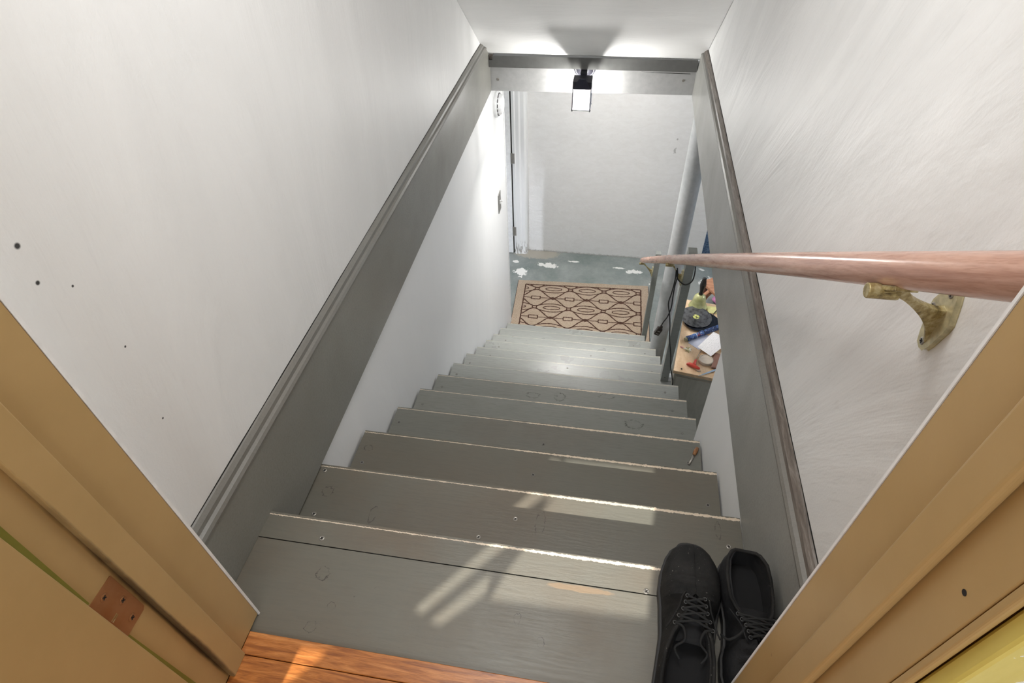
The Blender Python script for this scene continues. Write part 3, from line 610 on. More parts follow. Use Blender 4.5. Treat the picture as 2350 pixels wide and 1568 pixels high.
# ---------------------------------------------------------------- door mat
TAN = NT('tan_pile'); v = TAN.map(); _n = TAN.noise(v, 260, 3, 0.7); _m = TAN.noise(v, 12, 4)
TAN.bump(_n, 1.0, 0.006); _c = TAN.ramp(_n, [(0.3, (0.36, 0.27, 0.19)), (0.6, (0.60, 0.48, 0.37)), (0.75, (0.70, 0.58, 0.46))])
_c = TAN.mix(TAN.math('MULTIPLY', TAN.ramp(_m, [(0.45, 0.0), (0.65, 1.0)]), 0.2), _c, (0.40, 0.28, 0.18)); TANM = TAN.done(_c, 0.95, spec=0.05)
BRN = NT('brown_pile'); _n = BRN.noise(BRN.map(), 300, 3, 0.7); BRN.bump(_n, 1.0, 0.004)
BRNM = BRN.done(BRN.ramp(_n, [(0.35, (0.05, 0.025, 0.018)), (0.65, (0.16, 0.09, 0.065))]), 0.95, spec=0.05)
EDGE = plain('dark_mat_binding', (0.06, 0.035, 0.025), 0.9)
def MP(u, v):  # mat uv (0..1) -> x,y with corner warp
    c00, c10, c11, c01 = (-0.580, 2.975), (0.384, 2.985), (0.374, 3.588), (-0.602, 3.538)
    a = [(c00[i] * (1 - u) + c10[i] * u) * (1 - v) + (c01[i] * (1 - u) + c11[i] * u) * v for i in (0, 1)]
    return a
mt = thing('door_mat', 'tan rectangular mat with brown lattice pattern at the foot of the stairs', 'mat', (-0.1, 3.28, -2.83))
bm = B(); r = 0.02; nu, nv = 60, 36; grid = []
def mpz(u, v): return -2.819 + 0.0012 * math.sin(u * 37) * math.sin(v * 23)
for i in range(nu + 1):
    grid.append([bm.verts.new((*MP(i / nu, j / nv), mpz(i / nu, j / nv))) for j in range(nv + 1)])
for i in range(nu):
    for j in range(nv): bm.faces.new((grid[i][j], grid[i + 1][j], grid[i + 1][j + 1], grid[i][j + 1]))
rim = [grid[i][0] for i in range(nu + 1)] + [grid[nu][j] for j in range(1, nv + 1)] + [grid[i][nv] for i in range(nu - 1, -1, -1)] + [grid[0][j] for j in range(nv - 1, 0, -1)]
low = [bm.verts.new((q.co.x, q.co.y, -2.829)) for q in rim]
for i in range(len(rim)): bm.faces.new((rim[i], low[i], low[(i + 1) % len(rim)], rim[(i + 1) % len(rim)]))
def ribbon(pts, w, z=0.0012):
    P3 = []
    for (u, v) in pts:
        x, y = MP(u, v); P3.append(Vector((x, y, mpz(u, v) + z)))
    vs = []
    for i, p in enumerate(P3):
        d = (P3[min(i + 1, len(P3) - 1)] - P3[max(i - 1, 0)]); d.z = 0
        if d.length < 1e-9: d = Vector((1, 0, 0))
        d.normalize(); s = Vector((-d.y, d.x, 0)); ww = w * (0.8 + 0.4 * random.random())
        s = s * ww; j = Vector((random.uniform(-1, 1), random.uniform(-1, 1), 0)) * 0.0008
        vs.append((bm.verts.new(p + s + j), bm.verts.new(p - s + j)))
    for i in range(len(vs) - 1):
        f = bm.faces.new((vs[i][0], vs[i + 1][0], vs[i + 1][1], vs[i][1])); f.material_index = 1
W = 0.0046; IU0, IU1, IV0, IV1 = 0.062, 0.945, 0.075, 0.915
def seg2(a, b, n=30): return [(a[0] + (b[0] - a[0]) * k / n, a[1] + (b[1] - a[1]) * k / n) for k in range(n + 1)]
for a, b in (((IU0, IV0), (IU1, IV0)), ((IU1, IV0), (IU1, IV1)), ((IU1, IV1), (IU0, IV1)), ((IU0, IV1), (IU0, IV0))): ribbon(seg2(a, b, 60), W)
PU, PV = 0.2565, 0.375                         # repeat of the lattice
U0, V0 = 0.155, 0.835                           # a circle node (row nearest the far edge)
def clip_ribbon(pts, w):
    cur = []
    for p in pts:
        if IU0 <= p[0] <= IU1 and IV0 <= p[1] <= IV1: cur.append(p)
        else:
            if len(cur) > 2: ribbon(cur, w)
            cur = []
    if len(cur) > 2: ribbon(cur, w)
for row in range(-1, 4):
    vc = V0 - row * PV
    # zigzag waves joining circle rows with the rows between
    for sgn in (-1, 1):
        clip_ribbon([(U0 - PU + k * PU / 40, vc + sgn * (PV / 4 + 0.006) - sgn * (PV / 4 - 0.012) * math.cos(2 * math.pi * (k / 40))) for k in range(0, 220)], W * 1.0)
        clip_ribbon([(U0 - PU + k * PU / 40, vc + sgn * (0.016 + 0.062 * abs(math.sin(math.pi * k / 40)) ** 0.9)) for k in range(0, 220)], W * 0.9)
    for n in range(-1, 5):
        uc = U0 + n * PU
        clip_ribbon([(uc + 0.016 * math.cos(a * math.pi / 10), vc + 0.024 * math.sin(a * math.pi / 10)) for a in range(21)], W * 0.9)          # node ring
        ue = uc + PU / 2
        clip_ribbon([(ue + 0.062 * math.cos(a * math.pi / 16), vc + 0.030 * math.sin(a * math.pi / 16)) for a in range(33)], W * 0.8)          # flat ellipse
        vm = vc - PV / 2
        clip_ribbon([(ue + 0.012 * math.cos(a * math.pi / 8), vm + 0.018 * math.sin(a * math.pi / 8)) for a in range(17)], W)
        rr = [(-0.033, -0.028), (0.033, -0.028), (0.033, 0.028), (-0.033, 0.028), (-0.033, -0.028)]
        pts = []
        for q in range(4): pts += seg2(rr[q], rr[q + 1], 8)
        clip_ribbon([(uc + a, vm + b) for a, b in pts], W * 0.9)
        clip_ribbon(seg2((uc + 0.033, vm), (ue - 0.01, vm), 12), W * 0.8); clip_ribbon(seg2((ue + 0.01, vm), (uc + PU - 0.033, vm), 12), W * 0.8)
build('pile', bm, [TANM, BRNM], mt, smooth=False)
bm = B()
for a, b in (((0, 0), (1, 0)), ((1, 0), (1, 1)), ((1, 1), (0, 1)), ((0, 1), (0, 0))):
    tube(bm, [(*MP(*q), -2.8255) for q in seg2(a, b, 24)], 0.0042, 8)
build('binding', bm, EDGE, mt, smooth=True)

# ---------------------------------------------------------------- cabinet with plywood top beside the stairs
TY = math.radians(-9.0)
T0 = Vector((0.437, 2.228, 0))
TM = Matrix.Translation(T0) @ Matrix.Rotation(TY, 4, 'Z')
PLY = wood('plywood_top', (0.55, 0.34, 0.18), (0.70, 0.50, 0.31), (0.80, 0.62, 0.43), 0.45, (8, 3, 8), s=2, bump=0.03)
SIDE = wood('grey_brown_panel', (0.38, 0.35, 0.29), (0.46, 0.43, 0.36), (0.52, 0.49, 0.42), 0.5, (5, 5, 1))
CB = thing('work_cabinet', 'low wooden cabinet with pale plywood top crowded with odds and ends', 'cabinet', (0.67, 2.53, -2.83))
bm = B(); box(bm, 0, 0.44, 0, 0.607, -2.318, -2.296, 0, TM); build('top', bm, PLY, CB, bevel=0.0025)
bm = B(); box(bm, 0.008, 0.432, 0.012, 0.60, -2.83, -2.3185, 0, TM); build('body', bm, SIDE, CB, bevel=0.002)
bm = B(); box(bm, 0.02, 0.42, 0.004, 0.0118, -2.79, -2.34, 0, TM); dd = build('door', bm, SIDE, CB, bevel=0.001)
bm = B(); lathe(bm, [(0.010, 0), (0.008, 0.012), (0.012, 0.018), (0.008, 0.024)], TM @ Vector((0.37, 0.004, -2.5)), 16, rot=(TM.to_3x3() @ Vector((0, -1, 0))).to_track_quat('Z', 'Y').to_matrix()); build('knob', bm, SOCKET, dd, smooth=True)
TZ = -2.2955
# hand bell
t = thing('hand_bell', 'pale yellow-green hand bell with black turned handle at the back of the cabinet', 'bell', (0.592, 2.765, TZ))
BELLM = NT('pale_brass_glaze'); _n = BELLM.noise(BELLM.map(), 18, 3); BELLMM = BELLM.done(BELLM.ramp(_n, [(0.35, (0.42, 0.42, 0.18)), (0.65, (0.68, 0.68, 0.38))]), 0.18, 0.15)
bm = B(); lathe(bm, [(0.050, 0.0), (0.053, 0.004), (0.051, 0.012), (0.044, 0.024), (0.038, 0.045), (0.035, 0.065), (0.031, 0.080), (0.020, 0.092), (0.010, 0.095)], (0.592, 2.765, TZ), 40); build('bell_body', bm, BELLMM, t, smooth=True)
bm = B(); lathe(bm, [(0.012, 0.0945), (0.012, 0.104), (0.010, 0.110), (0.012, 0.125), (0.0165, 0.155), (0.0175, 0.170), (0.013, 0.195), (0.011, 0.203), (0.012, 0.210), (0.006, 0.214)], (0.592, 2.765, TZ), 24); build('handle', bm, plain('black_lacquer', (0.015, 0.014, 0.013), 0.25), t, smooth=True)
# records
REC = NT('scuffed_vinyl'); _S = REC.sep(); _r = REC.math('SQRT', REC.math('ADD', REC.math('MULTIPLY', _S[0], _S[0]), REC.math('MULTIPLY', _S[1], _S[1])))
_w = REC.noise(REC.map(), 38, 5, 0.6); REC.bump(REC.math('SINE', REC.math('MULTIPLY', _r, 2600.0)), 0.25, 0.001)
RECM = REC.done(REC.ramp(_w, [(0.38, (0.015, 0.015, 0.017)), (0.5, (0.085, 0.085, 0.09)), (0.75, (0.13, 0.13, 0.135))]), 0.35)
REC2 = plain('black_vinyl', (0.012, 0.013, 0.018), 0.15)
def record(x, y, z, r, tx, tz, label, m, lab):
    t = thing('vinyl_record', label, 'record', (x, y, z), 'small vinyl records on the cabinet')
    rot = Matrix.Rotation(tx, 3, 'X') @ Matrix.Rotation(tz, 3, 'Y')
    bm = B(); lathe(bm, [(r - 0.001, 0.0), (r, 0.0008), (r - 0.001, 0.0016), (r * 0.5, 0.0014), (0.019, 0.0016), (0.003, 0.0016)], (x, y, z), 64, rot=rot); build('disc', bm, m, t, origin=(x, y, z), smooth=True, auto=30)
    bm = B(); lathe(bm, [(0.0185, 0.0016), (0.0185, 0.0021), (0.0035, 0.0021)], (x, y, z), 32, rot=rot); lb = build('paper_label', bm, lab, t)
    bm = B(); lathe(bm, [(0.0033, 0.0016), (0.0033, 0.0024), (0.001, 0.0024)], (x, y, z), 14, rot=rot); build('spindle_hole', bm, DARK, t)
    return rot
LAB = NT('yellow_label'); _n = LAB.noise(LAB.map(), 70, 2); LABM = LAB.done(LAB.ramp(_n, [(0.47, (0.75, 0.75, 0.20)), (0.52, (0.85, 0.85, 0.35)), (0.60, (0.12, 0.12, 0.03))]), 0.5)
record(0.622, 2.630, TZ + 0.004, 0.088, 0.0, 0.03, 'glossy black record lowest of the three, sticking out at the right', REC2, LABM)
record(0.590, 2.625, TZ + 0.011, 0.088, -0.02, 0.0, 'dark record in the middle of the three, mostly hidden', REC2, LABM)
record(0.573, 2.650, TZ + 0.020, 0.088, 0.03, 0.02, 'scuffed grey-black record with yellow label on top of the others', RECM, LABM)
# patterned blue roll
BLU = NT('blue_patterned_cloth'); _v = BLU.n.new('ShaderNodeTexVoronoi'); _v.inputs['Scale'].default_value = 95; BLU.link(BLU.map(), _v.inputs['Vector'])
_n = BLU.noise(BLU.map(), 60, 3)
_c = BLU.mix(BLU.ramp(_n, [(0.45, 0.0), (0.55, 1.0)]), (0.015, 0.03, 0.10), (0.05, 0.12, 0.32)); _c = BLU.mix(BLU.ramp(_v.outputs['Distance'], [(0.16, 1.0), (0.22, 0.0)]), _c, (0.65, 0.66, 0.66))
_c = BLU.mix(BLU.ramp(BLU.noise(BLU.map(), 33, 2), [(0.60, 0.0), (0.64, 1.0)]), _c, (0.25, 0.04, 0.05))
BLUM = BLU.done(_c, 0.5)
t = thing('folding_umbrella', 'rolled blue patterned compact umbrella lying below the records', 'umbrella', (0.61, 2.53, TZ))
a, b = Vector((0.514, 2.463, TZ + 0.0155)), Vector((0.735, 2.613, TZ + 0.0155))
bm = B(); tube(bm, [a.lerp(b, k / 20) for k in range(21)], [0.0145 + 0.0008 * math.sin(k * 1.9) for k in range(21)], 18); build('rolled_canopy', bm, BLUM, t, smooth=True, auto=60)
bm = B(); tube(bm, [a - (b - a) * 0.05, a - (b - a) * 0.01], [0.011, 0.0125], 16); build('tip', bm, plain('umbrella_tip', (0.35, 0.33, 0.22), 0.3, 0.5), t, smooth=True, auto=60)
for k in (0.22, 0.42):
    p = a.lerp(b, k); d = (b - a).normalized() * 0.002
    bm = B(); tube(bm, [p - d, p + d], 0.0158, 18); build('strap', bm, plain('white_strap', (0.6, 0.62, 0.66), 0.5) if k < 0.3 else BLACK, t)
# papers
def sheet(name, pts, z, th, mat, label, cat, lift=None, parent=None):
    bm = B(); (p0, p1, p2, p3) = [Vector((*p, 0)) for p in pts]; n = 12; top = []; bot = []
    for i in range(n + 1):
        u = i / n; rt = []; rb = []
        for j in range(n + 1):
            v = j / n; p = (p0 * (1 - u) + p1 * u) * (1 - v) + (p3 * (1 - u) + p2 * u) * v; zz = z + (lift(u, v) if lift else 0)
            rt.append(bm.verts.new((p.x, p.y, zz + th))); rb.append(bm.verts.new((p.x, p.y, zz)))
        top.append(rt); bot.append(rb)
    for i in range(n):
        for j in range(n):
            bm.faces.new((top[i][j], top[i + 1][j], top[i + 1][j + 1], top[i][j + 1])); bm.faces.new((bot[i][j], bot[i][j + 1], bot[i + 1][j + 1], bot[i + 1][j]))
    for i in range(n):
        for g, h in (((i, 0), (i + 1, 0)), ((i, n), (i + 1, n)), ((0, i), (0, i + 1)), ((n, i), (n, i + 1))):
            bm.faces.new((top[g[0]][g[1]], top[h[0]][h[1]], bot[h[0]][h[1]], bot[g[0]][g[1]]))
    o = build(name, bm, mat, parent, smooth=True, auto=40)
    return tag(o, label, cat) if parent is None else o
def print_paper():
    t = NT('printed_receipt'); g = t.map((1, 1, 1), (0, 0, math.radians(-35)))
    w = t.n.new('ShaderNodeTexWave'); w.inputs['Scale'].default_value = 46; w.bands_direction = 'Y'; t.link(g, w.inputs['Vector'])
    n = t.noise(g, 420, 2)
    m = t.math('MULTIPLY', t.ramp(w.outputs['Fac'], [(0.55, 0.0), (0.7, 1.0)]), t.ramp(n, [(0.47, 0.0), (0.53, 1.0)]))
    return t.done(t.mix(t.math('MULTIPLY', m, 0.55), (0.82, 0.79, 0.78), (0.25, 0.23, 0.25)), 0.7)
RCP = print_paper()
sheet('notice_sheet', [(0.522, 2.449), (0.578, 2.400), (0.66, 2.50), (0.60, 2.55)], TZ + 0.0006, 0.0006, plain('lavender_paper', (0.50, 0.52, 0.62), 0.6), 'lavender printed sheet half under the umbrella', 'paper')
sheet('receipt', [(0.566, 2.402), (0.632, 2.338), (0.735, 2.455), (0.66, 2.535)], TZ + 0.0205, 0.0006, RCP, 'large white printed receipt curling over the cabinet clutter', 'paper', lambda u, v: 0.010 * math.sin(u * 3) * v + 0.012 * u * (1 - v) * v)
# leafy brooch
t = thing('leaf_brooch', 'small gold and cream leaf-shaped brooch on the left of the cabinet', 'brooch', (0.517, 2.39, TZ))
GOLD = plain('tarnished_gold', (0.55, 0.47, 0.25), 0.3, 0.6, 0.4, 150)
for k in range(7):
    a = k * 2 * math.pi / 7 + 0.3; r = 0.026 if k % 2 else 0.021
    bm = B(); dx, dy = math.cos(a), math.sin(a); c0 = Vector((0.519, 2.392, TZ + 0.003))
    p = [c0, c0 + Vector((dx * r * 0.5, dy * r * 0.5, 0.004)), c0 + Vector((dx * r, dy * r, 0.001))]
    tube(bm, p, [0.003, 0.0065, 0.001], 10, flat=0.4); build('leaf', bm, GOLD if k % 3 else plain('cream_enamel', (0.75, 0.72, 0.6), 0.3), t, smooth=True)
bm = B(); tube(bm, [(0.494, 2.40, TZ + 0.003), (0.484, 2.408, TZ + 0.004), (0.477, 2.412, TZ + 0.003)], [0.003, 0.006, 0.001], 10, flat=0.5); build('pink_bud', bm, plain('pink_enamel', (0.45, 0.20, 0.20), 0.4), t, smooth=True)
# red handled corkscrew
t = thing('corkscrew', 'red plastic T-handled corkscrew near the front of the cabinet', 'corkscrew', (0.54, 2.29, TZ))
REDP = plain('red_plastic', (0.68, 0.075, 0.05), 0.32, bump=0)
bm = B(); tube(bm, spline([(0.504, 2.272, TZ + 0.012), (0.520, 2.272, TZ + 0.013), (0.545, 2.258, TZ + 0.013), (0.571, 2.246, TZ + 0.012)], 6), [0.004 + 0.0065 * math.sin(math.pi * min(1, (k + 1) / 20)) for k in range(19)], 14); build('handle', bm, REDP, t, smooth=True)
bm = B(); tube(bm, [(0.540, 2.262, TZ + 0.012), (0.546, 2.283, TZ + 0.011), (0.552, 2.303, TZ + 0.010), (0.556, 2.314, TZ + 0.009)], [0.014, 0.008, 0.0065, 0.0045], 14); build('neck', bm, REDP, t, smooth=True)
bm = B(); tube(bm, [(0.555, 2.312, TZ + 0.009), (0.590, 2.398, TZ + 0.006)], 0.0018, 8); build('shaft', bm, STEEL, t, smooth=True)
# round glass coaster / lid
t = thing('jar_lid', 'round frosted plastic jar lid beside the corkscrew', 'lid', (0.607, 2.318, TZ))
bm = B(); lathe(bm, [(0.036, 0.0), (0.038, 0.002), (0.038, 0.015), (0.0355, 0.018), (0.0325, 0.018), (0.0315, 0.0145), (0.01, 0.0135)], (0.607, 2.318, TZ), 40); build('rim_and_disc', bm, plain('frosted_plastic', (0.55, 0.47, 0.38), 0.25), t, smooth=True, auto=40)
LEA = plain('brown_leather', (0.20, 0.10, 0.07), 0.5)
bm = B(); Mx = Matrix.Translation((0.668, 2.330, TZ + 0.0)) @ Matrix.Rotation(math.radians(-12), 4, 'Z'); box(bm, -0.024, 0.04, -0.07, 0.045, 0.0003, 0.014, 0, Mx); tag(build('wallet', bm, LEA, bevel=0.004), 'brown leather wallet half hidden at the right edge of the cabinet', 'wallet')
bm = B(); tube(bm, [(0.556, 2.238, TZ + 0.0025), (0.566, 2.236, TZ + 0.0025), (0.576, 2.240, TZ + 0.0025)], 0.0022, 8); tag(build('grey_screw', bm, STEEL, smooth=True), 'small dark screw lying in front of the corkscrew handle', 'screw')
bm = B(); tube(bm, [(0.560, 2.196, TZ + 0.008), (0.600, 2.222, TZ + 0.006), (0.670, 2.268, TZ + 0.004)], [0.001, 0.0045, 0.006], 10, flat=0.35); tag(build('blue_ruler', bm, plain('pale_blue_plastic', (0.35, 0.47, 0.60), 0.35), smooth=True), 'pale blue plastic sliver poking over the front edge of the cabinet', 'strip')
bm = B(); tube(bm, [(0.475, 2.243, TZ + 0.003), (0.482, 2.241, TZ + 0.003)], 0.0035, 8); tag(build('wood_knob_chip', bm, SOCKET, smooth=True), 'tiny brown chip near the front left corner of the cabinet', 'chip')
bm = B(); box(bm, 0.645, 0.735, 2.715, 2.775, TZ + 0.0002, TZ + 0.004, 0); tag(build('yellow_note', bm, plain('yellow_paper', (0.72, 0.68, 0.30), 0.6), bevel=0.001), 'yellow paper pad at the back right of the cabinet top', 'paper')
bm = B(); tube(bm, [(0.664, 2.682, TZ + 0.0075), (0.690, 2.725, TZ + 0.009), (0.722, 2.780, TZ + 0.0095)], [0.0015, 0.003, 0.0035], 10); tag(build('black_pen', bm, BLACK, smooth=True), 'black pen pointing across the yellow paper pad', 'pen')

# ---------------------------------------------------------------- stool and pink cloth beyond the cabinet
TERRA = wood('orange_brown_beech', (0.34, 0.15, 0.08), (0.52, 0.25, 0.14), (0.62, 0.33, 0.20), 0.4)
DKW = wood('dark_red_wood', (0.07, 0.02, 0.015), (0.15, 0.05, 0.035), (0.24, 0.09, 0.06), 0.35)
t = thing('wooden_stool', 'orange-brown wooden stool with curved legs standing behind the cabinet', 'stool', (0.80, 3.18, -2.83))
bm = B(); Mx = Matrix.Translation((0.812, 3.115, 0)) @ Matrix.Rotation(math.radians(32), 4, 'Z'); box(bm, -0.125, 0.16, -0.10, 0.10, -2.405, -2.385, 0, Mx); build('seat', bm, TERRA, t, bevel=0.004)
for (lx, ly) in ((-0.10, -0.075), (0.13, -0.075), (-0.10, 0.075), (0.13, 0.075)):
    q = Mx @ Vector((lx, ly, 0)); bm = B(); lathe(bm, [(0.010, -2.8295), (0.012, -2.78), (0.016, -2.70), (0.018, -2.58), (0.013, -2.48), (0.015, -2.4055)], (q.x, q.y, 0), 16); build('leg', bm, DKW, t, smooth=True)
bm = B(); tube(bm, spline([(0.702, 3.06, -2.405), (0.672, 3.05, -2.44), (0.650, 3.03, -2.50), (0.655, 3.01, -2.58), (0.685, 2.99, -2.65), (0.720, 2.985, -2.69)], 8), 0.014, 12, flat=0.6); build('curved_brace', bm, TERRA, t, smooth=True)
bm = B(); tube(bm, spline([(0.725, 3.06, -2.405), (0.695, 3.055, -2.45), (0.678, 3.04, -2.52), (0.695, 3.02, -2.60), (0.740, 3.0, -2.66)], 8), 0.010, 12, flat=0.6); build('curved_brace', bm, TERRA, t, smooth=True)
bm = B(); bmesh.ops.create_icosphere(bm, subdivisions=4, radius=0.05)
for v in bm.verts:
    v.co.z = max(v.co.z * 0.45, -0.026); k = 1 + 0.12 * math.sin(v.co.x * 90) * math.cos(v.co.y * 80); v.co.x *= k; v.co.y *= k; v.co += Vector((0.885, 3.475, -2.803))
tag(build('pink_cloth', bm, plain('pink_fabric', (0.62, 0.25, 0.45), 0.8), smooth=True), 'crumpled pink cloth on the floor beyond the stool', 'cloth')

# ---------------------------------------------------------------- shoes
SUEDE = NT('dusty_black_suede'); _v = SUEDE.map(); _n = SUEDE.noise(_v, 22, 5, 0.65); _f = SUEDE.noise(_v, 420, 3, 0.7); _s = SUEDE.noise(_v, 240, 2)
SUEDE.bump(SUEDE.math('ADD', _n, SUEDE.math('MULTIPLY', _f, 0.4)), 0.35, 0.004)
_c = SUEDE.ramp(_n, [(0.35, (0.006, 0.006, 0.006)), (0.7, (0.021, 0.020, 0.019))]); _c = SUEDE.mix(SUEDE.ramp(_s, [(0.70, 0.0), (0.75, 0.55)]), _c, (0.30, 0.28, 0.24)); SUEDEM = SUEDE.done(_c, 0.75, spec=0.25)
SUE2 = NT('mud_marked_suede'); _v = SUE2.map(); _n = SUE2.noise(_v, 22, 5, 0.65); _f = SUE2.noise(_v, 160, 4, 0.7)
SUE2.bump(SUE2.math('ADD', _n, SUE2.math('MULTIPLY', _f, 0.5)), 0.4, 0.004)
_nz = SUE2.math('MULTIPLY', SUE2.math('SUBTRACT', _f, 0.5), 1.6); _c = SUE2.ramp(_n, [(0.35, (0.006, 0.006, 0.007)), (0.7, (0.019, 0.019, 0.020))])
_c = SUE2.mix(SUE2.math('MULTIPLY', SUE2.ramp(SUE2.blob(-0.038, -0.175, 0.018, 0.022, _nz), [(0.7, 1.0), (1.05, 0.0)]), 0.8), _c, (0.17, 0.12, 0.06)); SUE2M = SUE2.done(_c, 0.7, spec=0.25)
INSOLE = plain('black_insole', (0.006, 0.006, 0.007), 0.9); SOLE = plain('black_sole', (0.012, 0.012, 0.012), 0.5); LACE = plain('black_lace', (0.009, 0.009, 0.009), 0.85); EYE = plain('eyelet_metal', (0.10, 0.10, 0.10), 0.35, 0.7)
def interp(tab, s):
    for i in range(len(tab) - 1):
        if s <= tab[i + 1][0]:
            a, b = tab[i], tab[i + 1]; u = (s - a[0]) / (b[0] - a[0]); u = u * u * (3 - 2 * u) * 0.4 + u * 0.6
            return a[1] + (b[1] - a[1]) * u
    return tab[-1][1]
def shoe(x, y, z, yaw, L, wsc, label, mat, mirror=1, pitch=0.0, loops=True):
    """origin under the heel, toe towards local +y"""
    MT = Matrix.Translation((x, y, z)) @ Matrix.Rotation(yaw, 4, 'Z') @ Matrix.Rotation(pitch, 4, 'X')
    t = thing('lace_up_shoe', label, 'shoe', (x, y, z), 'pair of black suede lace-up shoes')
    wl = [(0, 0.010), (0.015, 0.020), (0.05, 0.033), (0.14, 0.040), (0.3, 0.040), (0.45, 0.040), (0.6, 0.045), (0.7, 0.0495), (0.8, 0.048), (0.88, 0.042), (0.94, 0.0335), (0.965, 0.026), (0.985, 0.0175), (0.995, 0.0105), (1.0, 0.004)]
    wr = [(0, 0.010), (0.015, 0.020), (0.05, 0.033), (0.14, 0.040), (0.3, 0.039), (0.45, 0.037), (0.6, 0.040), (0.7, 0.046), (0.8, 0.046), (0.88, 0.041), (0.94, 0.0320), (0.965, 0.025), (0.985, 0.0165), (0.995, 0.010), (1.0, 0.004)]
    hh = [(0, 0.060), (0.03, 0.066), (0.1, 0.066), (0.25, 0.058), (0.35, 0.056), (0.45, 0.063), (0.55, 0.070), (0.62, 0.070), (0.7, 0.060), (0.8, 0.050), (0.9, 0.044), (0.96, 0.038), (0.985, 0.030), (1.0, 0.020)]
    wo = [(0, 0.004), (0.03, 0.022), (0.10, 0.032), (0.2, 0.035), (0.33, 0.034), (0.42, 0.028), (0.50, 0.016), (0.56, 0.0085), (0.62, 0.0055), (0.645, 0.0), (1.0, 0.0)]
    def dep(s): return max(0.0, min(1.0, (0.64 - s) / 0.06)) * min(1.0, s / 0.035)
    S = [0, 0.008, 0.02, 0.04, 0.07] + [0.10 + 0.0175 * k for k in range(48)] + [0.94, 0.952, 0.963, 0.973, 0.982, 0.989, 0.995, 0.998, 1.0]
    S = sorted(set(min(1, q) for q in S))
    K = 9; bm = B(); rows = []
    def bend(s): return mirror * 0.010 * math.sin((s - 0.15) * 2.6)
    for s in S:
        a, b, h, o, d = interp(wl, s) * wsc, interp(wr, s) * wsc, interp(hh, s), interp(wo, s) * wsc, dep(s)
        bx = bend(s); row = []
        z0 = 0.017
        for k in range(K + 1):                     # outer left wall bottom -> collar
            u = k / K; ang = u * math.pi / 2
            px = -(o + (a - o) * math.cos(ang) ** 0.75); pz = z0 + (h - z0) * math.sin(ang) ** (0.85)
            if d > 0.5: px = -(o + (a - o) * (1 - u) ** 0.8 + 0.004 * math.sin(math.pi * u)); pz = z0 + (h - z0) * u
            row.append((px + bx, pz))
        zi = h - (h - 0.026) * d
        for k in (1, 2, 3): row.append((bx - (o - 0.004 * d) * (1 - 0.03 * k) , h - (h - zi) * k / 3 * 0.98 + (0.001 * (1 - d))))
        for k in range(1, 6): 
            w = o * (1 - k / 3) * 0.9; row.append((bx - w, zi))
        for k in (2, 1, 0): row.append((bx + (o - 0.004 * d) * (1 - 0.03 * (k + 1)), h - (h - zi) * (k + 0.02) / 3 * 0.98))
        for k in range(K, -1, -1):
            u = k / K; ang = u * math.pi / 2
            px = (o + (b - o) * math.cos(ang) ** 0.75); pz = z0 + (h - z0) * math.sin(ang) ** 0.85
            if d > 0.5: px = (o + (b - o) * (1 - u) ** 0.8 + 0.004 * math.sin(math.pi * u)); pz = z0 + (h - z0) * u
            row.append((px + bx, pz))
        yy = s * L
        crease = 0.0026 * math.sin(s * 105) if 0.64 < s < 0.8 else 0
        rows.append([bm.verts.new(MT @ Vector((p[0] * mirror if False else p[0], yy, p[1] + (crease if 6 < i < len(row) - 7 else 0)))) for i, p in enumerate(row)])
    n = len(rows[0]); IN = range(K + 1, n - K - 2)
    for i in range(len(rows) - 1):
        for k in range(n - 1):
            f = bm.faces.new((rows[i][k], rows[i][k + 1], rows[i + 1][k + 1], rows[i + 1][k]))
            f.material_index = 1 if (k in IN and S[i] < 0.60) else 0
    bm.faces.new(rows[0]); bm.faces.new(rows[-1][::-1])
    up = build('upper', bm, [mat, INSOLE], t, smooth=True, auto=70, origin=None)
    # sole with welt
    bm = B(); ring = []
    for s in S: ring.append((-(interp(wl, s) * wsc + 0.0035) + bend(s), s * L + (0.004 if s > 0.98 else (-0.003 if s < 0.01 else 0))))
    for s in S[::-1]: ring.append(((interp(wr, s) * wsc + 0.0035) + bend(s), s * L + (0.004 if s > 0.98 else (-0.003 if s < 0.01 else 0))))
    A = [bm.verts.new(MT @ Vector((p[0], p[1], 0.0006))) for p in ring]; Bq = [bm.verts.new(MT @ Vector((p[0], p[1], 0.018))) for p in ring]
    bm.faces.new(A[::-1]); bm.faces.new(Bq)
    for i in range(len(ring)): bm.faces.new((A[i], A[(i + 1) % len(ring)], Bq[(i + 1) % len(ring)], Bq[i]))
    build('sole', bm, SOLE, t, bevel=0.0012)
    # collar piping
    pts = [MT @ Vector((-interp(wo, s) * wsc - 0.001 + bend(s), s * L, interp(hh, s) + 0.0005)) for s in S if 0.008 < s < 0.56][::-1] + [MT @ Vector((interp(wo, s) * wsc + 0.001 + bend(s), s * L, interp(hh, s) + 0.0005)) for s in S if 0.008 < s < 0.56]
    bm = B(); tube(bm, pts, 0.0030, 8); build('collar_piping', bm, SUEDEM, t, smooth=True)
    # tongue
    bm = B(); pr = []
    for k in range(9):
        u = k / 8; s = 0.64 - 0.24 * u; w = 0.008 + 0.014 * u; zz = interp(hh, s) - 0.010 + 0.006 * u
        pr.append([bm.verts.new(MT @ Vector((bend(s) + w * q, s * L, zz - 0.004 * q * q))) for q in (-1, -0.5, 0, 0.5, 1)] + [bm.verts.new(MT @ Vector((bend(s) + w * q, s * L, zz - 0.003 - 0.004 * q * q))) for q in (1, 0.5, 0, -0.5, -1)])
    for i in range(8):
        for k in range(10): bm.faces.new((pr[i][k], pr[i][(k + 1) % 10], pr[i + 1][(k + 1) % 10], pr[i + 1][k]))
    bm.faces.new(pr[0][::-1]); bm.faces.new(pr[-1]); build('tongue', bm, INSOLE, t, smooth=True)
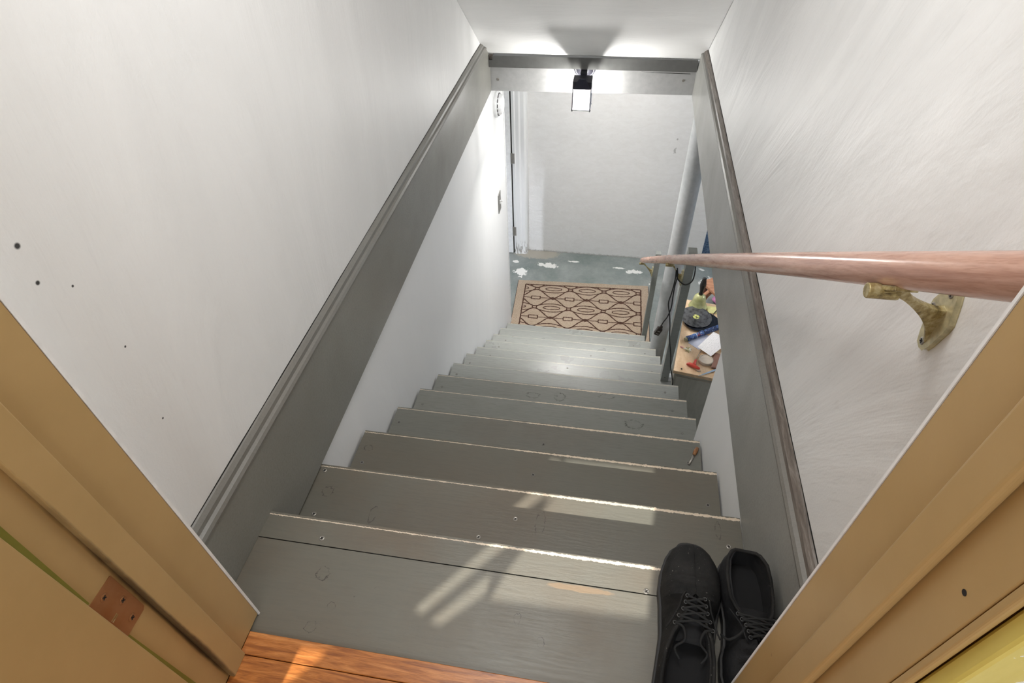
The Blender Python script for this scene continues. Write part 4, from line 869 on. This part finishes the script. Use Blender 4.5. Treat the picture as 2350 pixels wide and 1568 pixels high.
    # facings, eyelets and laces
    eyes = []
    for k in range(5):
        s = 0.615 - 0.036 * k; h = interp(hh, s) + 0.0014; o = interp(wo, s) * wsc + 0.0075
        eyes.append((Vector((bend(s) - o, s * L, h)), Vector((bend(s) + o, s * L, h))))
        for q in eyes[-1]:
            bm = B(); rr = []
            c = [MT @ (q + Vector((0.0026 * math.cos(a * math.pi / 6), 0.0026 * math.sin(a * math.pi / 6), 0))) for a in range(13)]
            tube(bm, c, 0.0007, 6); build('eyelet', bm, EYE, t, smooth=True)
    for sgn in (-1, 1):
        bm = B(); pp = []
        for k in range(8):
            s = 0.64 - 0.20 * k / 7; pp.append(MT @ Vector((bend(s) + sgn * (interp(wo, s) * wsc + 0.0145), s * L, interp(hh, s) - 0.0006)))
        tube(bm, pp, 0.0014, 6); build('facing_seam', bm, mat, t, smooth=True)
    for k in range(4):
        for (p, q) in ((eyes[k][0], eyes[k + 1][1]), (eyes[k][1], eyes[k + 1][0])):
            mid = (p + q) / 2 + Vector((0, 0, 0.003 + 0.001 * k)); bm = B()
            tube(bm, [MT @ v for v in spline([p, mid, q], 6)], 0.0019, 7); build('lace', bm, LACE, t, smooth=True)
    e = eyes[-1]
    for sgn, q in ((-1, e[0]), (1, e[1])):
        if not loops:
            pth = [q, q + Vector((-sgn * 0.012, 0.010, 0.003)), q + Vector((-sgn * 0.002, 0.030, 0.002)), q + Vector((sgn * 0.014, 0.040, -0.004)), q + Vector((sgn * 0.022, 0.030, -0.016))]
        else: pth = [q, q + Vector((-sgn * 0.012, -0.006, 0.004)), q + Vector((-sgn * 0.016, -0.020, -0.006)), q + Vector((-sgn * 0.004, -0.030, -0.016)), q + Vector((-sgn * 0.012, -0.042, -0.024))]
        bm = B(); tube(bm, [MT @ v for v in spline(pth, 8)], 0.0019, 7); build('lace_end', bm, LACE, t, smooth=True)
    return t
shoe(0.173, 0.236, -1.0, math.radians(-4.5), 0.298, 1.0, 'black suede lace-up shoe pointing down the stairs, toe over the landing edge', SUEDEM)
shoe(0.2855, 0.514, -1.0, math.radians(180 - 4), 0.235, 0.93, 'black suede lace-up shoe with a muddy tan patch, heel towards the stairs', SUE2M, -1, loops=False)

# ---------------------------------------------------------------- kitchen shell behind the camera, its window and an added mask cut to shape the sun patches
KP = plain('kitchen_white', (0.72, 0.70, 0.64), 0.7)
bm = B(); box(bm, -1.8, -1.7, -1.7, 0.3, -1.0, 1.4); struct('wall_kitchen_left', bm, KP, 'left kitchen wall behind the viewer')
bm = B(); box(bm, 1.7, 1.8, -1.7, 0.3, -1.0, 1.4); struct('wall_kitchen_right', bm, KP, 'right kitchen wall behind the viewer')
bm = B(); box(bm, -1.8, 1.8, -1.7, 0.31, 1.4, 1.5); struct('ceiling_kitchen', bm, KP, 'kitchen ceiling behind the viewer', 'ceiling')
bm = B(); box(bm, -1.7, -1.0, -1.7, -1.6, -1.0, 1.4); box(bm, 0.35, 1.7, -1.7, -1.6, -1.0, 1.4); box(bm, -1.0, 0.35, -1.7, -1.6, -1.0, 0.1); box(bm, -1.0, 0.35, -1.7, -1.6, 1.0, 1.4)
struct('wall_kitchen_back', bm, KP, 'kitchen wall with the window behind the viewer')
def back(p, z=-1.0, yb=-1.64):
    t = (p[1] - yb) / SUN_DIR.y; return (p[0] - SUN_DIR.x * t, z - SUN_DIR.z * t)
sun_cutouts = [[(-0.131, 0.391), (0.131, 0.400), (0.142, 0.494), (0.15, 0.548), (-0.07, 0.545)],
        [(-0.254, 0.358), (-0.235, 0.350), (-0.150, 0.452), (-0.075, 0.535), (-0.105, 0.545)],
        [(-0.225, 0.341), (-0.200, 0.338), (-0.137, 0.40), (-0.080, 0.50), (-0.062, 0.53), (-0.136, 0.44)],
        [(-0.475, 0.205), (-0.425, 0.205), (-0.362, 0.280), (-0.409, 0.280)]]
cu = bpy.data.curves.new('sun_mask', 'CURVE'); cu.dimensions = '2D'; cu.fill_mode = 'BOTH'; cu.extrude = 0.003
def spl(pts):
    sp = cu.splines.new('POLY'); sp.points.add(len(pts) - 1)
    for i, p in enumerate(pts): sp.points[i].co = (p[0], p[1], 0, 1)
    sp.use_cyclic_u = True
spl([(-1.0, 0.1), (0.35, 0.1), (0.35, 1.0), (-1.0, 1.0)])
for g in sun_cutouts: spl([back(p) for p in g])
co = bpy.data.objects.new('sun_mask_tmp', cu); scene.collection.objects.link(co)
dg = bpy.context.evaluated_depsgraph_get(); me = bpy.data.meshes.new_from_object(co.evaluated_get(dg)); bpy.data.objects.remove(co)
me.materials.clear(); me.materials.append(plain('sun_mask_cloth', (0.4, 0.38, 0.33), 0.9))
cob = bpy.data.objects.new('sun_mask_panel', me); scene.collection.objects.link(cob); cob.rotation_euler = (math.pi / 2, 0, 0); cob.location = (0, -1.64, ZO)
cob['kind'] = 'structure'; cob['label'] = 'added mask in the kitchen window behind the viewer, cut to shape the sun patches'; cob['category'] = 'window'
# added unseen blocker in the left room, sloped to cut off the daylight's top
bm = B(); prism(bm, [(-1.62, -1.06), (-1.62, -1.10), (-1.05, -1.60), (-1.05, -1.06)], 0.28, 0.32, 'y'); struct('light_blocker', bm, W_LOW, 'added sloping light blocker, unseen in the room on the left', 'trim')
